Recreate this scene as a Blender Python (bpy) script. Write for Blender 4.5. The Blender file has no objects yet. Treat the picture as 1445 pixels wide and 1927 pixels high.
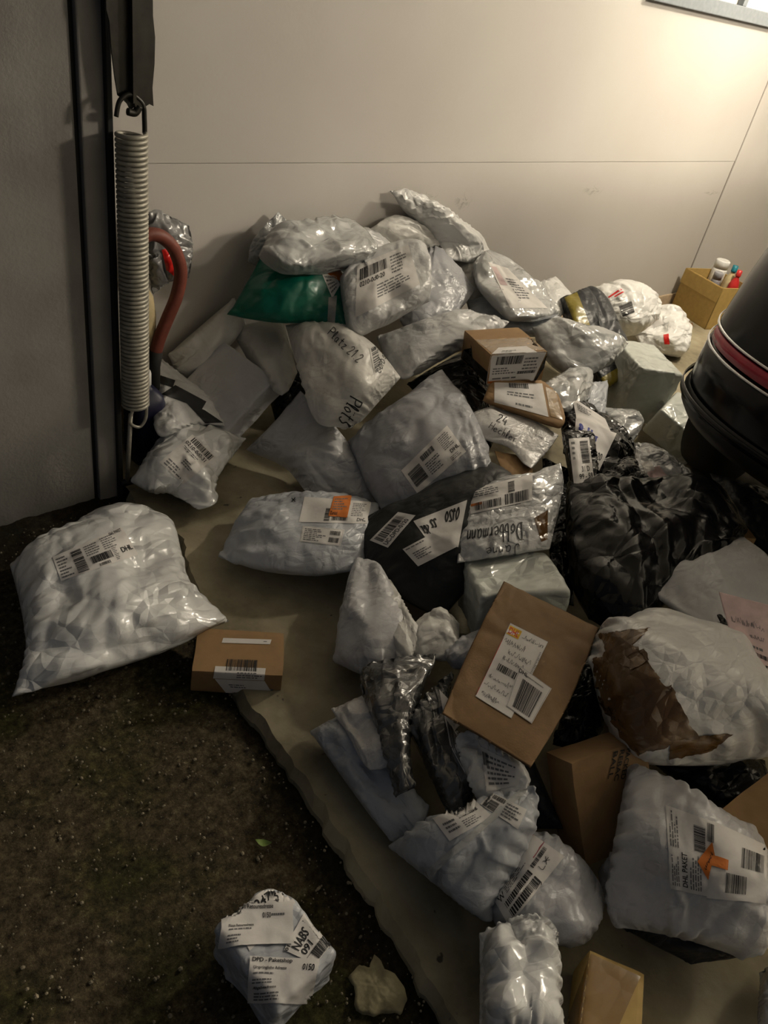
import bpy, bmesh, math, random
import numpy as np
from mathutils import Vector, Matrix, noise
from mathutils.bvhtree import BVHTree
random.seed(7); RNG = np.random.RandomState(11)
SC = bpy.context.scene; COL = SC.collection

# ------------------------------------------------------------------ camera
CX, CY, F = 722.5, 963.5, 1447.0            # 1445 x 1927 frame
H = 1.55                                    # eye height, metres
_n = np.array([290 - CX, 2950 - CY, F]); _n /= np.linalg.norm(_n)
_d = np.array([2511 - CX, 305 - CY, F]); _d -= _d.dot(_n) * _n; _d /= np.linalg.norm(_d)
ROT = np.array([_d, np.cross(-_n, _d), -_n])      # world X runs along the white wall, Y towards it
cam_data = bpy.data.cameras.new('camera'); cam = bpy.data.objects.new('camera', cam_data); COL.objects.link(cam)
cam_data.sensor_fit = 'VERTICAL'; cam_data.sensor_height = 36.0; cam_data.lens = 36.0 * F / 1927.0
cam_data.clip_start = 0.02
m = Matrix.Identity(4)
for i in range(3):
    m[i][0], m[i][1], m[i][2] = ROT[i][0], -ROT[i][1], -ROT[i][2]
m[2][3] = H
cam.matrix_world = m
SC.camera = cam

# ------------------------------------------------------------------ light and exposure
world = bpy.data.worlds.new('night'); SC.world = world; world.use_nodes = True
bgn = world.node_tree.nodes['Background']; bgn.inputs[0].default_value = (0.8, 0.86, 1.0, 1); bgn.inputs[1].default_value = 0.045
def bulb(name, loc, power, size, col):
    l = bpy.data.lights.new(name, 'POINT'); l.energy = power; l.shadow_soft_size = size; l.color = col
    o = bpy.data.objects.new(name, l); COL.objects.link(o); o.location = loc
LAMPS = [((4.45, 1.25, 2.27), 115, 0.08), ((3.95, -0.45, 2.29), 235, 0.15)]      # bulb by the white wall, main bulb above the car
for i, (loc_, pw_, sz_) in enumerate(LAMPS): bulb('garage_lamp', loc_, pw_, sz_, (1.0, 0.885, 0.71))
SC.view_settings.view_transform = 'Standard'; SC.view_settings.look = 'None'
SC.view_settings.exposure = 0.1; SC.view_settings.gamma = 1.0; SC.view_settings.use_curve_mapping = False

# ------------------------------------------------------------------ geometry helpers
CAM = np.array([0, 0, H])
def ray(x, y): return ROT @ np.array([x - CX, y - CY, F]) / F
def P(x, y, z=0.0):                        # point at height z seen at pixel
    r = ray(x, y); return CAM + (z - H) / r[2] * r
def PY(x, y, Yv):                          # point on the vertical plane Y = Yv
    r = ray(x, y); return CAM + Yv / r[1] * r
CTRL = """735,365,.74 530,405,.68 600,470,.58 470,490,.56 430,590,.40 650,520,.54 800,470,.58 925,480,.48 1000,540,.40
1050,520,.36 1120,550,.31 1200,560,.24 1290,650,.06 1240,540,.18 350,680,.20 300,720,.12 440,650,.28 550,700,.31 640,620,.43
750,700,.34 900,560,.46 900,620,.43 1000,650,.42 1080,650,.34 1230,700,.20 1290,710,.12 250,900,.04 350,800,.13 430,880,.05
470,840,.07 600,850,.14 570,920,.05 700,950,.09 750,800,.27 900,800,.30 1000,780,.34 1100,780,.28 1200,830,.14 1300,870,.08
1330,830,.10 410,1040,.03 560,940,.06 700,1070,.06 690,950,.1 850,950,.22 1000,900,.28 1070,900,.31 1200,930,.28 1350,930,.14
1420,1010,.12 650,1000,.12 830,1150,.13 940,1040,.23 1050,1100,.20 1180,1180,.12 1250,1050,.28 1330,990,.28 1445,1100,.28
640,1250,.04 760,1180,.11 860,1220,.15 700,1300,.09 980,1270,.29 1120,1190,.30 840,1345,.22 1000,1440,.23 1250,1300,.20
1400,1400,.18 590,1380,.04 740,1580,.03 800,1450,.11 900,1500,.13 860,1540,.09 950,1600,.12 740,1590,.03 1100,1750,.05
900,1740,.06 1150,1500,.18 1300,1550,.20 1400,1650,.18 1150,1760,.05 1250,1800,.05 960,1850,.09 1150,1850,.10"""
CTRL = np.array([[float(v) for v in s.split(',')] for s in CTRL.split()])
def heap_z(x, y):
    d2 = (CTRL[:, 0] - x) ** 2 + (CTRL[:, 1] - y) ** 2
    w = np.exp(-d2 / (2 * 55.0 ** 2)) + 1e-6 / (d2 + 100)
    return float((w * CTRL[:, 2]).sum() / w.sum())

def mesh_obj(name, verts, faces, mat, parent=None, smooth=True, uvs=None, origin=None):
    v = np.asarray(verts, float)
    if origin is None:
        origin = np.array([v[:, 0].mean(), v[:, 1].mean(), v[:, 2].min()]) if parent is None else None
    me = bpy.data.meshes.new(name)
    if origin is not None: v = v - origin
    elif parent is not None: v = v - np.array(parent['_o'])
    me.from_pydata(v.tolist(), [], [list(map(int, f)) for f in faces]); me.update()
    if smooth: me.polygons.foreach_set('use_smooth', np.ones(len(me.polygons), bool))
    if uvs is not None:
        ul = me.uv_layers.new(name='UVMap'); li = np.zeros(len(me.loops), np.int32); me.loops.foreach_get('vertex_index', li)
        ul.data.foreach_set('uv', np.asarray(uvs, np.float32)[li].ravel())
    o = bpy.data.objects.new(name, me); COL.objects.link(o)
    me.materials.append(MAT[mat] if isinstance(mat, str) else mat)
    if parent is None:
        o.location = origin; o['_o'] = [float(a) for a in origin]
    else:
        o.parent = parent; o['_o'] = [float(a) for a in parent['_o']]
    return o
def tag(o, label, cat, group=None):
    o['label'] = label; o['category'] = cat
    if group: o['group'] = group
    return o
def struct(o): o['kind'] = 'structure'; return o
def box_vf(a, b):
    (x0, y0, z0), (x1, y1, z1) = a, b
    v = [(x0,y0,z0),(x1,y0,z0),(x1,y1,z0),(x0,y1,z0),(x0,y0,z1),(x1,y0,z1),(x1,y1,z1),(x0,y1,z1)]
    return v, [(0,3,2,1),(4,5,6,7),(0,1,5,4),(1,2,6,5),(2,3,7,6),(3,0,4,7)]
def box(name, a, b, mat, parent=None, bevel=0.0):
    v, f = box_vf(a, b); o = mesh_obj(name, v, f, mat, parent, smooth=False)
    if bevel: md = o.modifiers.new('bevel', 'BEVEL'); md.width = bevel; md.segments = 2
    return o
def tube_vf(pts, r, seg=12, cap=True):
    pts = [np.array(p, float) for p in pts]; v = []; f = []
    rr = r if hasattr(r, '__len__') else [r] * len(pts)
    t0 = pts[1] - pts[0]; a = np.cross(t0, [0.3, 0.5, 0.81]); a /= np.linalg.norm(a)
    for i, p in enumerate(pts):
        t = pts[min(i + 1, len(pts) - 1)] - pts[max(i - 1, 0)]; t = t / (np.linalg.norm(t) + 1e-12)
        a = a - t * a.dot(t); a /= np.linalg.norm(a); b = np.cross(t, a)
        for k in range(seg):
            th = 2 * math.pi * k / seg; v.append(p + rr[i] * (math.cos(th) * a + math.sin(th) * b))
    for i in range(len(pts) - 1):
        for k in range(seg):
            k2 = (k + 1) % seg; f.append((i*seg+k, i*seg+k2, (i+1)*seg+k2, (i+1)*seg+k))
    if cap: f.append(tuple(range(seg))[::-1]); f.append(tuple((len(pts)-1)*seg + k for k in range(seg)))
    return v, f
def lathe_vf(base, prof, seg=32, sx=1.0, sy=1.0):
    v = []; f = []
    for r, z in prof:
        for k in range(seg):
            th = 2*math.pi*k/seg; v.append((base[0]+r*math.cos(th)*sx, base[1]+r*math.sin(th)*sy, base[2]+z))
    for i in range(len(prof)-1):
        for k in range(seg):
            k2 = (k+1) % seg; f.append((i*seg+k, i*seg+k2, (i+1)*seg+k2, (i+1)*seg+k))
    f.append(tuple(range(seg))[::-1]); f.append(tuple((len(prof)-1)*seg+k for k in range(seg)))
    return v, f
def smooth_line(pts, n=6):
    p = [np.array(q, float) for q in pts]; out = []
    for i in range(len(p)-1):
        a, b, c, d = p[max(i-1, 0)], p[i], p[i+1], p[min(i+2, len(p)-1)]
        for k in range(n):
            t = k/n; out.append(0.5*((2*b)+(-a+c)*t+(2*a-5*b+4*c-d)*t*t+(-a+3*b-3*c+d)*t**3))
    out.append(p[-1]); return out

# ------------------------------------------------------------------ materials
MAT = {}
def nt(name):
    mt = bpy.data.materials.new(name); mt.use_nodes = True; MAT[name] = mt
    t = mt.node_tree; return t, t.nodes['Principled BSDF']
def N(t, kind, **kw):
    n = t.nodes.new(kind)
    for k, v in kw.items():
        if k in n.inputs: n.inputs[k].default_value = v
        else: setattr(n, k, v)
    return n
def coords(t, sc=(1, 1, 1)):
    c = t.nodes.new('ShaderNodeTexCoord'); mp = t.nodes.new('ShaderNodeMapping'); mp.inputs['Scale'].default_value = sc
    t.links.new(c.outputs['Object'], mp.inputs['Vector']); return mp.outputs['Vector']
def ramp(t, fac, stops):
    r = t.nodes.new('ShaderNodeValToRGB'); e = r.color_ramp.elements
    while len(e) > 1: e.remove(e[-1])
    e[0].position = stops[0][0]; e[0].color = (*stops[0][1], 1)
    for p, c in stops[1:]:
        q = e.new(p); q.color = (*c, 1)
    t.links.new(fac, r.inputs[0]); return r.outputs[0]
def film(name, col, rough=0.34, crinkle=0.36, scale=30, vary=0.08, spec=0.5, coat=0.0, tint=None):
    t, b = nt(name); v = coords(t, (0.7, 1.15, 1.0))
    n1 = N(t, 'ShaderNodeTexNoise', Scale=9.0, Detail=4.0); t.links.new(v, n1.inputs['Vector'])
    lo = tuple(max(0, c*(1-vary)) for c in col); hi = tuple(min(1, c*(1+vary)) for c in col)
    t.links.new(ramp(t, n1.outputs[0], [(0.3, lo), (0.7, hi)]), b.inputs['Base Color'])
    b.inputs['Roughness'].default_value = rough; b.inputs['Specular IOR Level'].default_value = spec
    b.inputs['Coat Weight'].default_value = coat; b.inputs['Coat Roughness'].default_value = 0.12
    # crumpled film: planar facets with sharp creases in two sizes, stronger in some places than others, plus fine ripple
    nw = N(t, 'ShaderNodeTexNoise', Scale=5.0, Detail=2.0); t.links.new(v, nw.inputs['Vector'])
    mx = N(t, 'ShaderNodeMixRGB', blend_type='ADD'); mx.inputs[0].default_value = 0.10; t.links.new(v, mx.inputs[1]); t.links.new(nw.outputs['Color'], mx.inputs[2])
    tot = None
    for sc_ in (scale*0.42, scale*1.15):
        vo = N(t, 'ShaderNodeTexVoronoi', feature='DISTANCE_TO_EDGE', Scale=sc_); t.links.new(mx.outputs[0], vo.inputs['Vector'])
        mu = N(t, 'ShaderNodeMath', operation='MULTIPLY_ADD'); mu.inputs[1].default_value = crinkle*0.62/sc_; t.links.new(vo.outputs['Distance'], mu.inputs[0])
        if tot is None: mu.inputs[2].default_value = 0.0
        else: t.links.new(tot, mu.inputs[2])
        tot = mu.outputs[0]
    nm_ = N(t, 'ShaderNodeTexNoise', Scale=6.0, Detail=2.0); t.links.new(v, nm_.inputs['Vector'])
    mr = N(t, 'ShaderNodeMapRange'); mr.inputs[1].default_value = 0.38; mr.inputs[2].default_value = 0.62; mr.inputs[3].default_value = 0.18; mr.inputs[4].default_value = 1.0; t.links.new(nm_.outputs[0], mr.inputs[0])
    mk = N(t, 'ShaderNodeMath', operation='MULTIPLY'); t.links.new(tot, mk.inputs[0]); t.links.new(mr.outputs[0], mk.inputs[1])
    n2 = N(t, 'ShaderNodeTexNoise', Scale=scale*1.6, Detail=4.0, Distortion=0.8); t.links.new(v, n2.inputs['Vector'])
    a2 = N(t, 'ShaderNodeMath', operation='MULTIPLY_ADD'); a2.inputs[1].default_value = 0.0035*crinkle; t.links.new(n2.outputs[0], a2.inputs[0]); t.links.new(mk.outputs[0], a2.inputs[2])
    bp = N(t, 'ShaderNodeBump', Strength=1.0, Distance=1.0); t.links.new(a2.outputs[0], bp.inputs['Height'])
    t.links.new(bp.outputs[0], b.inputs['Normal'])
    return b
film('grey_film', (0.52, 0.525, 0.54)); film('bluegrey_film', (0.45, 0.475, 0.515)); film('palegrey_film', (0.58, 0.585, 0.59))
film('mauve_film', (0.40, 0.41, 0.44)); film('white_film', (0.70, 0.70, 0.69), 0.3); film('warm_film', (0.60, 0.59, 0.56), 0.38, 0.3)
film('silver_film', (0.47, 0.48, 0.48), 0.2, 0.42, 18, spec=0.7, coat=0.4); film('foil_film', (0.45, 0.46, 0.46), 0.2, 0.9, 24, spec=0.8, coat=0.5); film('carrier_film', (0.80, 0.80, 0.78), 0.28, 0.75, 20); film('sack_film', (0.006, 0.006, 0.007), 0.22, 0.42, 11, spec=0.3); film('green_grey_film', (0.57, 0.60, 0.56), 0.22, 0.5, 16)
film('dark_silver_film', (0.07, 0.07, 0.07), 0.22, 0.8, 24, spec=0.9, coat=0.6)
film('shiny_white_film', (0.74, 0.75, 0.75), 0.24, 0.55, 14, spec=0.7, coat=0.4)
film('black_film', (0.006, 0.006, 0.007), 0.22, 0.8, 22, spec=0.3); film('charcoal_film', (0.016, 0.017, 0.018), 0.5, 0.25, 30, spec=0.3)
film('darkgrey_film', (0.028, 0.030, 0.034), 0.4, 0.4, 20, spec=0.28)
film('green_film', (0.0, 0.13, 0.085), 0.32, 0.16, 14); film('clear_wrap', (0.55, 0.56, 0.57), 0.2, 1.0, 26, spec=0.8, coat=0.5)
film('pale_bubble', (0.66, 0.65, 0.64), 0.3, 0.4, 60)
film('grey_bag_film', (0.22, 0.22, 0.22), 0.22, 0.8, 20, spec=0.7, coat=0.3); film('red_film', (0.65, 0.02, 0.015), 0.25, 0.4, 20)
film('yellow_tape', (0.21, 0.165, 0.008), 0.3, 0.3, 20); film('brown_tape', (0.13, 0.068, 0.022), 0.2, 0.5, 18, coat=0.4)
film('clear_tape', (0.30, 0.30, 0.29), 0.12, 0.3, 18, coat=0.6); film('gold_tape', (0.23, 0.13, 0.035), 0.12, 0.12, 14, spec=0.8, coat=0.7)
film('black_tape', (0.016, 0.015, 0.014), 0.25, 0.2, 14)
def plain(name, col, rough=0.6, spec=0.3, metal=0.0, noise_amt=0.1, nscale=40, bump=0.0, bscale=120, coat=0.0):
    t, b = nt(name); v = coords(t)
    n1 = N(t, 'ShaderNodeTexNoise', Scale=nscale, Detail=5.0); t.links.new(v, n1.inputs['Vector'])
    lo = tuple(c*(1-noise_amt) for c in col); hi = tuple(min(1, c*(1+noise_amt)) for c in col)
    t.links.new(ramp(t, n1.outputs[0], [(0.3, lo), (0.7, hi)]), b.inputs['Base Color'])
    b.inputs['Roughness'].default_value = rough; b.inputs['Specular IOR Level'].default_value = spec
    b.inputs['Metallic'].default_value = metal; b.inputs['Coat Weight'].default_value = coat; b.inputs['Coat Roughness'].default_value = 0.05
    if bump:
        n2 = N(t, 'ShaderNodeTexNoise', Scale=bscale, Detail=4.0); t.links.new(v, n2.inputs['Vector'])
        bp = N(t, 'ShaderNodeBump', Strength=bump, Distance=0.003); t.links.new(n2.outputs[0], bp.inputs['Height']); t.links.new(bp.outputs[0], b.inputs['Normal'])
    return b
plain('paper', (0.72, 0.70, 0.68), 0.55, noise_amt=0.03, bump=0.2, bscale=60); plain('pink_paper', (0.55, 0.42, 0.42), 0.6)
plain('pink_print', (0.36, 0.10, 0.12), 0.6); plain('rose_paper', (0.66, 0.50, 0.50), 0.6)
plain('orange_paper', (0.62, 0.18, 0.03), 0.5); plain('ink', (0.015, 0.015, 0.016), 0.6, noise_amt=0); plain('grey_ink', (0.16, 0.16, 0.165), 0.7, noise_amt=0)
plain('blue_ink', (0.03, 0.04, 0.30), 0.6, noise_amt=0); plain('red_ink', (0.55, 0.03, 0.03), 0.5, noise_amt=0); plain('yellow_print', (0.70, 0.42, 0.01), 0.5)
plain('card', (0.30, 0.185, 0.085), 0.7, noise_amt=0.08, nscale=30, bump=0.15); plain('card_light', (0.44, 0.30, 0.10), 0.65, noise_amt=0.08)
plain('kraft_paper', (0.21, 0.125, 0.055), 0.6, noise_amt=0.05, nscale=60, bump=0.15, bscale=200)
plain('steel_dark', (0.016, 0.0145, 0.011), 0.4, 0.4, 0.2, 0.5, 18, 0.3, 40); plain('spring_steel', (0.30, 0.285, 0.24), 0.45, 0.5, 0.35, 0.25, 30)
plain('rod_steel', (0.35, 0.33, 0.28), 0.4, 0.5, 0.5, 0.2); plain('rubber_black', (0.012, 0.012, 0.011), 0.7); plain('hose_red', (0.16, 0.045, 0.03), 0.5, noise_amt=0.15)
plain('blue_plastic', (0.006, 0.007, 0.035), 0.45, 0.5); plain('cream_plastic', (0.62, 0.52, 0.30), 0.4, 0.4); plain('white_plastic', (0.75, 0.75, 0.73), 0.35, 0.5)
plain('grey_plastic', (0.30, 0.30, 0.32), 0.35, 0.5); plain('red_plastic', (0.55, 0.03, 0.03), 0.35, 0.5); plain('teal_plastic', (0.02, 0.20, 0.26), 0.35)
plain('car_paint', (0.005, 0.005, 0.007), 0.16, 0.22, 0.0, 0.05); plain('car_plastic', (0.010, 0.010, 0.011), 0.5, 0.4); plain('chrome', (0.55, 0.55, 0.56), 0.18, 0.5, 1.0)
plain('car_glass', (0.01, 0.011, 0.012), 0.06, 0.6); plain('reflector_red', (0.40, 0.01, 0.04), 0.2, 0.4); plain('tyre', (0.012, 0.012, 0.012), 0.8)
plain('leaf', (0.25, 0.36, 0.10), 0.5); plain('dry_leaf', (0.16, 0.08, 0.03), 0.7); plain('frame_grey', (0.20, 0.22, 0.24), 0.45); plain('pane_white', (0.75, 0.74, 0.70), 0.3)
plain('base_board', (0.46, 0.36, 0.25), 0.6, noise_amt=0.12); plain('ceiling_white', (0.80, 0.78, 0.74), 0.8, noise_amt=0.03, nscale=3); plain('joint_dark', (0.16, 0.14, 0.12), 0.8); plain('lamp_body', (0.8, 0.8, 0.78), 0.4)

def wall_mat():
    t, b = nt('wall_white'); v = coords(t)
    n1 = N(t, 'ShaderNodeTexNoise', Scale=1.3, Detail=6.0); t.links.new(v, n1.inputs['Vector'])
    base = ramp(t, n1.outputs[0], [(0.3, (0.455, 0.43, 0.40)), (0.7, (0.50, 0.48, 0.45))])
    n2 = N(t, 'ShaderNodeTexNoise', Scale=6.0, Detail=9.0, Roughness=0.7); t.links.new(coords(t, (1, 1, 2.2)), n2.inputs['Vector'])
    mk = ramp(t, n2.outputs[0], [(0.70, (0, 0, 0)), (0.80, (1, 1, 1))])
    mx = N(t, 'ShaderNodeMixRGB'); mx.inputs[2].default_value = (0.42, 0.40, 0.37, 1)
    t.links.new(mk, mx.inputs[0]); t.links.new(base, mx.inputs[1])
    last = mx.outputs[0]; geo = t.nodes.new('ShaderNodeNewGeometry')
    for (px_, py_, rx, rz) in ((1115, 357, .10, .035), (870, 378, .06, .05), (800, 368, .08, .02), (1340, 362, .12, .02)):   # scuff marks
        c = PY(px_, py_, 2.344); mp = N(t, 'ShaderNodeMapping'); mp.inputs['Location'].default_value = (-c[0]/rx, -c[1], -c[2]/rz); mp.inputs['Scale'].default_value = (1/rx, 1, 1/rz)
        t.links.new(geo.outputs['Position'], mp.inputs['Vector']); ln = N(t, 'ShaderNodeVectorMath', operation='LENGTH'); t.links.new(mp.outputs[0], ln.inputs[0])
        fo = N(t, 'ShaderNodeMapRange'); fo.inputs[1].default_value = 1.0; fo.inputs[2].default_value = 0.2; t.links.new(ln.outputs['Value'], fo.inputs[0])
        st = N(t, 'ShaderNodeTexNoise', Scale=1.6, Detail=6.0, Distortion=1.5); t.links.new(mp.outputs[0], st.inputs['Vector'])
        cr = ramp(t, st.outputs[0], [(0.50, (0, 0, 0)), (0.60, (0.8, 0.8, 0.8))]); mu = N(t, 'ShaderNodeMath', operation='MULTIPLY'); t.links.new(fo.outputs[0], mu.inputs[0]); t.links.new(cr, mu.inputs[1])
        m2 = N(t, 'ShaderNodeMixRGB'); m2.inputs[2].default_value = (0.30, 0.28, 0.25, 1); t.links.new(mu.outputs[0], m2.inputs[0]); t.links.new(last, m2.inputs[1]); last = m2.outputs[0]
    t.links.new(last, b.inputs['Base Color'])
    b.inputs['Roughness'].default_value = 0.6; b.inputs['Specular IOR Level'].default_value = 0.12
    n3 = N(t, 'ShaderNodeTexNoise', Scale=90.0, Detail=5.0); t.links.new(v, n3.inputs['Vector'])
    n4 = N(t, 'ShaderNodeTexNoise', Scale=5.0, Detail=3.0); t.links.new(v, n4.inputs['Vector'])
    ad = N(t, 'ShaderNodeMath', operation='MULTIPLY_ADD'); ad.inputs[1].default_value = 6.0; t.links.new(n4.outputs[0], ad.inputs[0]); t.links.new(n3.outputs[0], ad.inputs[2])
    bp = N(t, 'ShaderNodeBump', Strength=0.12, Distance=0.002); t.links.new(ad.outputs[0], bp.inputs['Height']); t.links.new(bp.outputs[0], b.inputs['Normal'])
wall_mat()
def plaster_mat():
    t, b = nt('plaster_grey'); v = coords(t)
    n1 = N(t, 'ShaderNodeTexNoise', Scale=5.0, Detail=8.0); t.links.new(v, n1.inputs['Vector'])
    t.links.new(ramp(t, n1.outputs[0], [(0.3, (0.20, 0.19, 0.18)), (0.7, (0.27, 0.26, 0.245))]), b.inputs['Base Color'])
    b.inputs['Roughness'].default_value = 0.85; b.inputs['Specular IOR Level'].default_value = 0.2
    n2 = N(t, 'ShaderNodeTexNoise', Scale=70.0, Detail=8.0, Roughness=0.65); t.links.new(v, n2.inputs['Vector'])
    bp = N(t, 'ShaderNodeBump', Strength=0.4, Distance=0.006); t.links.new(n2.outputs[0], bp.inputs['Height']); t.links.new(bp.outputs[0], b.inputs['Normal'])
plaster_mat(); plain('frame_paint', (0.22, 0.21, 0.20), 0.55, noise_amt=0.12, nscale=8, bump=0.15)
def floor_mat():
    t, b = nt('floor_concrete'); v = coords(t)
    n1 = N(t, 'ShaderNodeTexNoise', Scale=3.0, Detail=9.0, Roughness=0.62); t.links.new(v, n1.inputs['Vector'])
    base = ramp(t, n1.outputs[0], [(0.30, (0.12, 0.10, 0.062)), (0.48, (0.28, 0.245, 0.165)), (0.7, (0.44, 0.39, 0.275))])
    vo = N(t, 'ShaderNodeTexNoise', Scale=22.0, Detail=3.0); t.links.new(v, vo.inputs['Vector'])
    mk = ramp(t, vo.outputs[0], [(0.70, (0, 0, 0)), (0.74, (1, 1, 1))])
    mx = N(t, 'ShaderNodeMixRGB'); mx.inputs[2].default_value = (0.07, 0.06, 0.045, 1)
    t.links.new(mk, mx.inputs[0]); t.links.new(base, mx.inputs[1]); t.links.new(mx.outputs[0], b.inputs['Base Color'])
    b.inputs['Roughness'].default_value = 0.7; b.inputs['Specular IOR Level'].default_value = 0.25
    n2 = N(t, 'ShaderNodeTexNoise', Scale=50.0, Detail=8.0); t.links.new(v, n2.inputs['Vector'])
    bp = N(t, 'ShaderNodeBump', Strength=0.35, Distance=0.004); t.links.new(n2.outputs[0], bp.inputs['Height']); t.links.new(bp.outputs[0], b.inputs['Normal'])
floor_mat()
def ground_mat():
    t, b = nt('ground_dirt'); v = coords(t)
    n1 = N(t, 'ShaderNodeTexNoise', Scale=48.0, Detail=10.0, Roughness=0.8); t.links.new(v, n1.inputs['Vector'])
    base = ramp(t, n1.outputs[0], [(0.34, (0.010, 0.007, 0.003)), (0.5, (0.095, 0.072, 0.036)), (0.62, (0.21, 0.17, 0.095)), (0.72, (0.42, 0.37, 0.25))])
    n2 = N(t, 'ShaderNodeTexNoise', Scale=4.0, Detail=5.0); t.links.new(v, n2.inputs['Vector'])
    mk = ramp(t, n2.outputs[0], [(0.47, (0, 0, 0)), (0.62, (0.75, 0.75, 0.75))])
    mx = N(t, 'ShaderNodeMixRGB', blend_type='MULTIPLY'); mx.inputs[2].default_value = (0.50, 0.66, 0.20, 1)
    t.links.new(mk, mx.inputs[0]); t.links.new(base, mx.inputs[1])
    # damp dark soil collected along the slab edge and the foot of the wall
    sp = t.nodes.new('ShaderNodeSeparateXYZ'); t.links.new(v, sp.inputs[0]); nb = N(t, 'ShaderNodeTexNoise', Scale=7.0, Detail=4.0); t.links.new(v, nb.inputs['Vector'])
    e1 = N(t, 'ShaderNodeMath', operation='MULTIPLY_ADD'); e1.inputs[1].default_value = -0.125; t.links.new(sp.outputs[1], e1.inputs[0]); t.links.new(sp.outputs[0], e1.inputs[2])
    e2 = N(t, 'ShaderNodeMath', operation='MULTIPLY_ADD'); e2.inputs[1].default_value = 0.14; t.links.new(nb.outputs[0], e2.inputs[0]); t.links.new(e1.outputs[0], e2.inputs[2])
    f1 = N(t, 'ShaderNodeMapRange'); f1.inputs[1].default_value = 0.63; f1.inputs[2].default_value = 0.71; t.links.new(e2.outputs[0], f1.inputs[0])
    e3 = N(t, 'ShaderNodeMath', operation='MULTIPLY_ADD'); e3.inputs[1].default_value = 0.25; t.links.new(nb.outputs[0], e3.inputs[0]); t.links.new(sp.outputs[1], e3.inputs[2])
    f2 = N(t, 'ShaderNodeMapRange'); f2.inputs[1].default_value = 1.80; f2.inputs[2].default_value = 1.98; t.links.new(e3.outputs[0], f2.inputs[0])
    fm = N(t, 'ShaderNodeMath', operation='MAXIMUM'); t.links.new(f1.outputs[0], fm.inputs[0]); t.links.new(f2.outputs[0], fm.inputs[1])
    m3 = N(t, 'ShaderNodeMixRGB', blend_type='MULTIPLY'); m3.inputs[2].default_value = (0.22, 0.20, 0.17, 1); t.links.new(fm.outputs[0], m3.inputs[0]); t.links.new(mx.outputs[0], m3.inputs[1])
    t.links.new(m3.outputs[0], b.inputs['Base Color'])
    b.inputs['Roughness'].default_value = 0.75; b.inputs['Specular IOR Level'].default_value = 0.25
    n3 = N(t, 'ShaderNodeTexNoise', Scale=75.0, Detail=8.0, Roughness=0.75); t.links.new(v, n3.inputs['Vector'])
    bp = N(t, 'ShaderNodeBump', Strength=1.0, Distance=0.018); t.links.new(n3.outputs[0], bp.inputs['Height']); t.links.new(bp.outputs[0], b.inputs['Normal'])
ground_mat(); plain('lichen', (0.27, 0.24, 0.145), 0.85, noise_amt=0.35, nscale=30, bump=0.8, bscale=60); plain('pebble', (0.22, 0.19, 0.13), 0.7, noise_amt=0.4, nscale=8)

# ------------------------------------------------------------------ the setting
WY = 2.344                                   # white garage wall
def jitter_line(pts, step=0.02, amp=0.006, seed=0.0):
    out = []
    for a, b in zip(pts[:-1], pts[1:]):
        a = np.array(a, float); b = np.array(b, float); n = max(1, int(np.linalg.norm(b-a)/step))
        for k in range(n):
            p = a+(b-a)*k/n
            j = noise.noise_vector(Vector((p[0]*18+seed, p[1]*18, seed)))*amp + noise.noise_vector(Vector((p[0]*60+seed, p[1]*60, seed)))*amp*0.5
            out.append(p+np.array([j[0], j[1], 0])[:len(p)])
    out.append(np.array(pts[-1], float)); return out
edge_px = [(243, 925), (258, 955), (310, 985), (346, 1012), (350, 1052), (374, 1102), (388, 1165), (420, 1245), (478, 1332), (545, 1425), (618, 1530), (690, 1650), (772, 1775), (862, 1925), (960, 2080)]
edge = [P(x, y, 0) for x, y in edge_px]; edge.append(np.array([edge[-1][0]-0.03, -3.0, 0]))
edge = jitter_line(edge, 0.015, 0.011)
top = [(p[0], p[1], 0.0) for p in edge]
low = [(p[0]-0.018+0.01*noise.noise(Vector((p[0]*30, p[1]*30, 2))), p[1]-0.006, -0.022) for p in edge]
bot = [(p[0]-0.022, p[1]-0.006, -0.10) for p in edge]
n = len(edge); v = top+low+bot+[(7.0, -3.0, 0), (7.0, WY+0.1, 0), (0.93, WY+0.1, 0)]
f = [tuple(range(n))+(3*n, 3*n+1, 3*n+2)]
for i in range(n-1): f += [(i, n+i, n+i+1, i+1), (n+i, 2*n+i, 2*n+i+1, n+i+1)]
struct(mesh_obj('floor', v, f, 'floor_concrete', smooth=False, origin=np.zeros(3)))
# outside ground, rough and mossy
xs = np.linspace(-2.6, 1.06, 250); ys = np.linspace(-2.4, 2.1, 300); v = []; f = []
for iy, y in enumerate(ys):
    for ix, x in enumerate(xs):
        q = Vector((x, y, 0))
        z = -0.036 + 0.010*noise.noise(q*3.1) + 0.008*noise.noise(q*14) + 0.006*noise.noise(q*37)
        v.append((x, y, min(z, -0.016)))
nx = len(xs)
for iy in range(len(ys)-1):
    for ix in range(nx-1):
        a = iy*nx+ix; f.append((a, a+1, a+nx+1, a+nx))
struct(mesh_obj('ground', v, f, 'ground_dirt', origin=np.zeros(3)))
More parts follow.
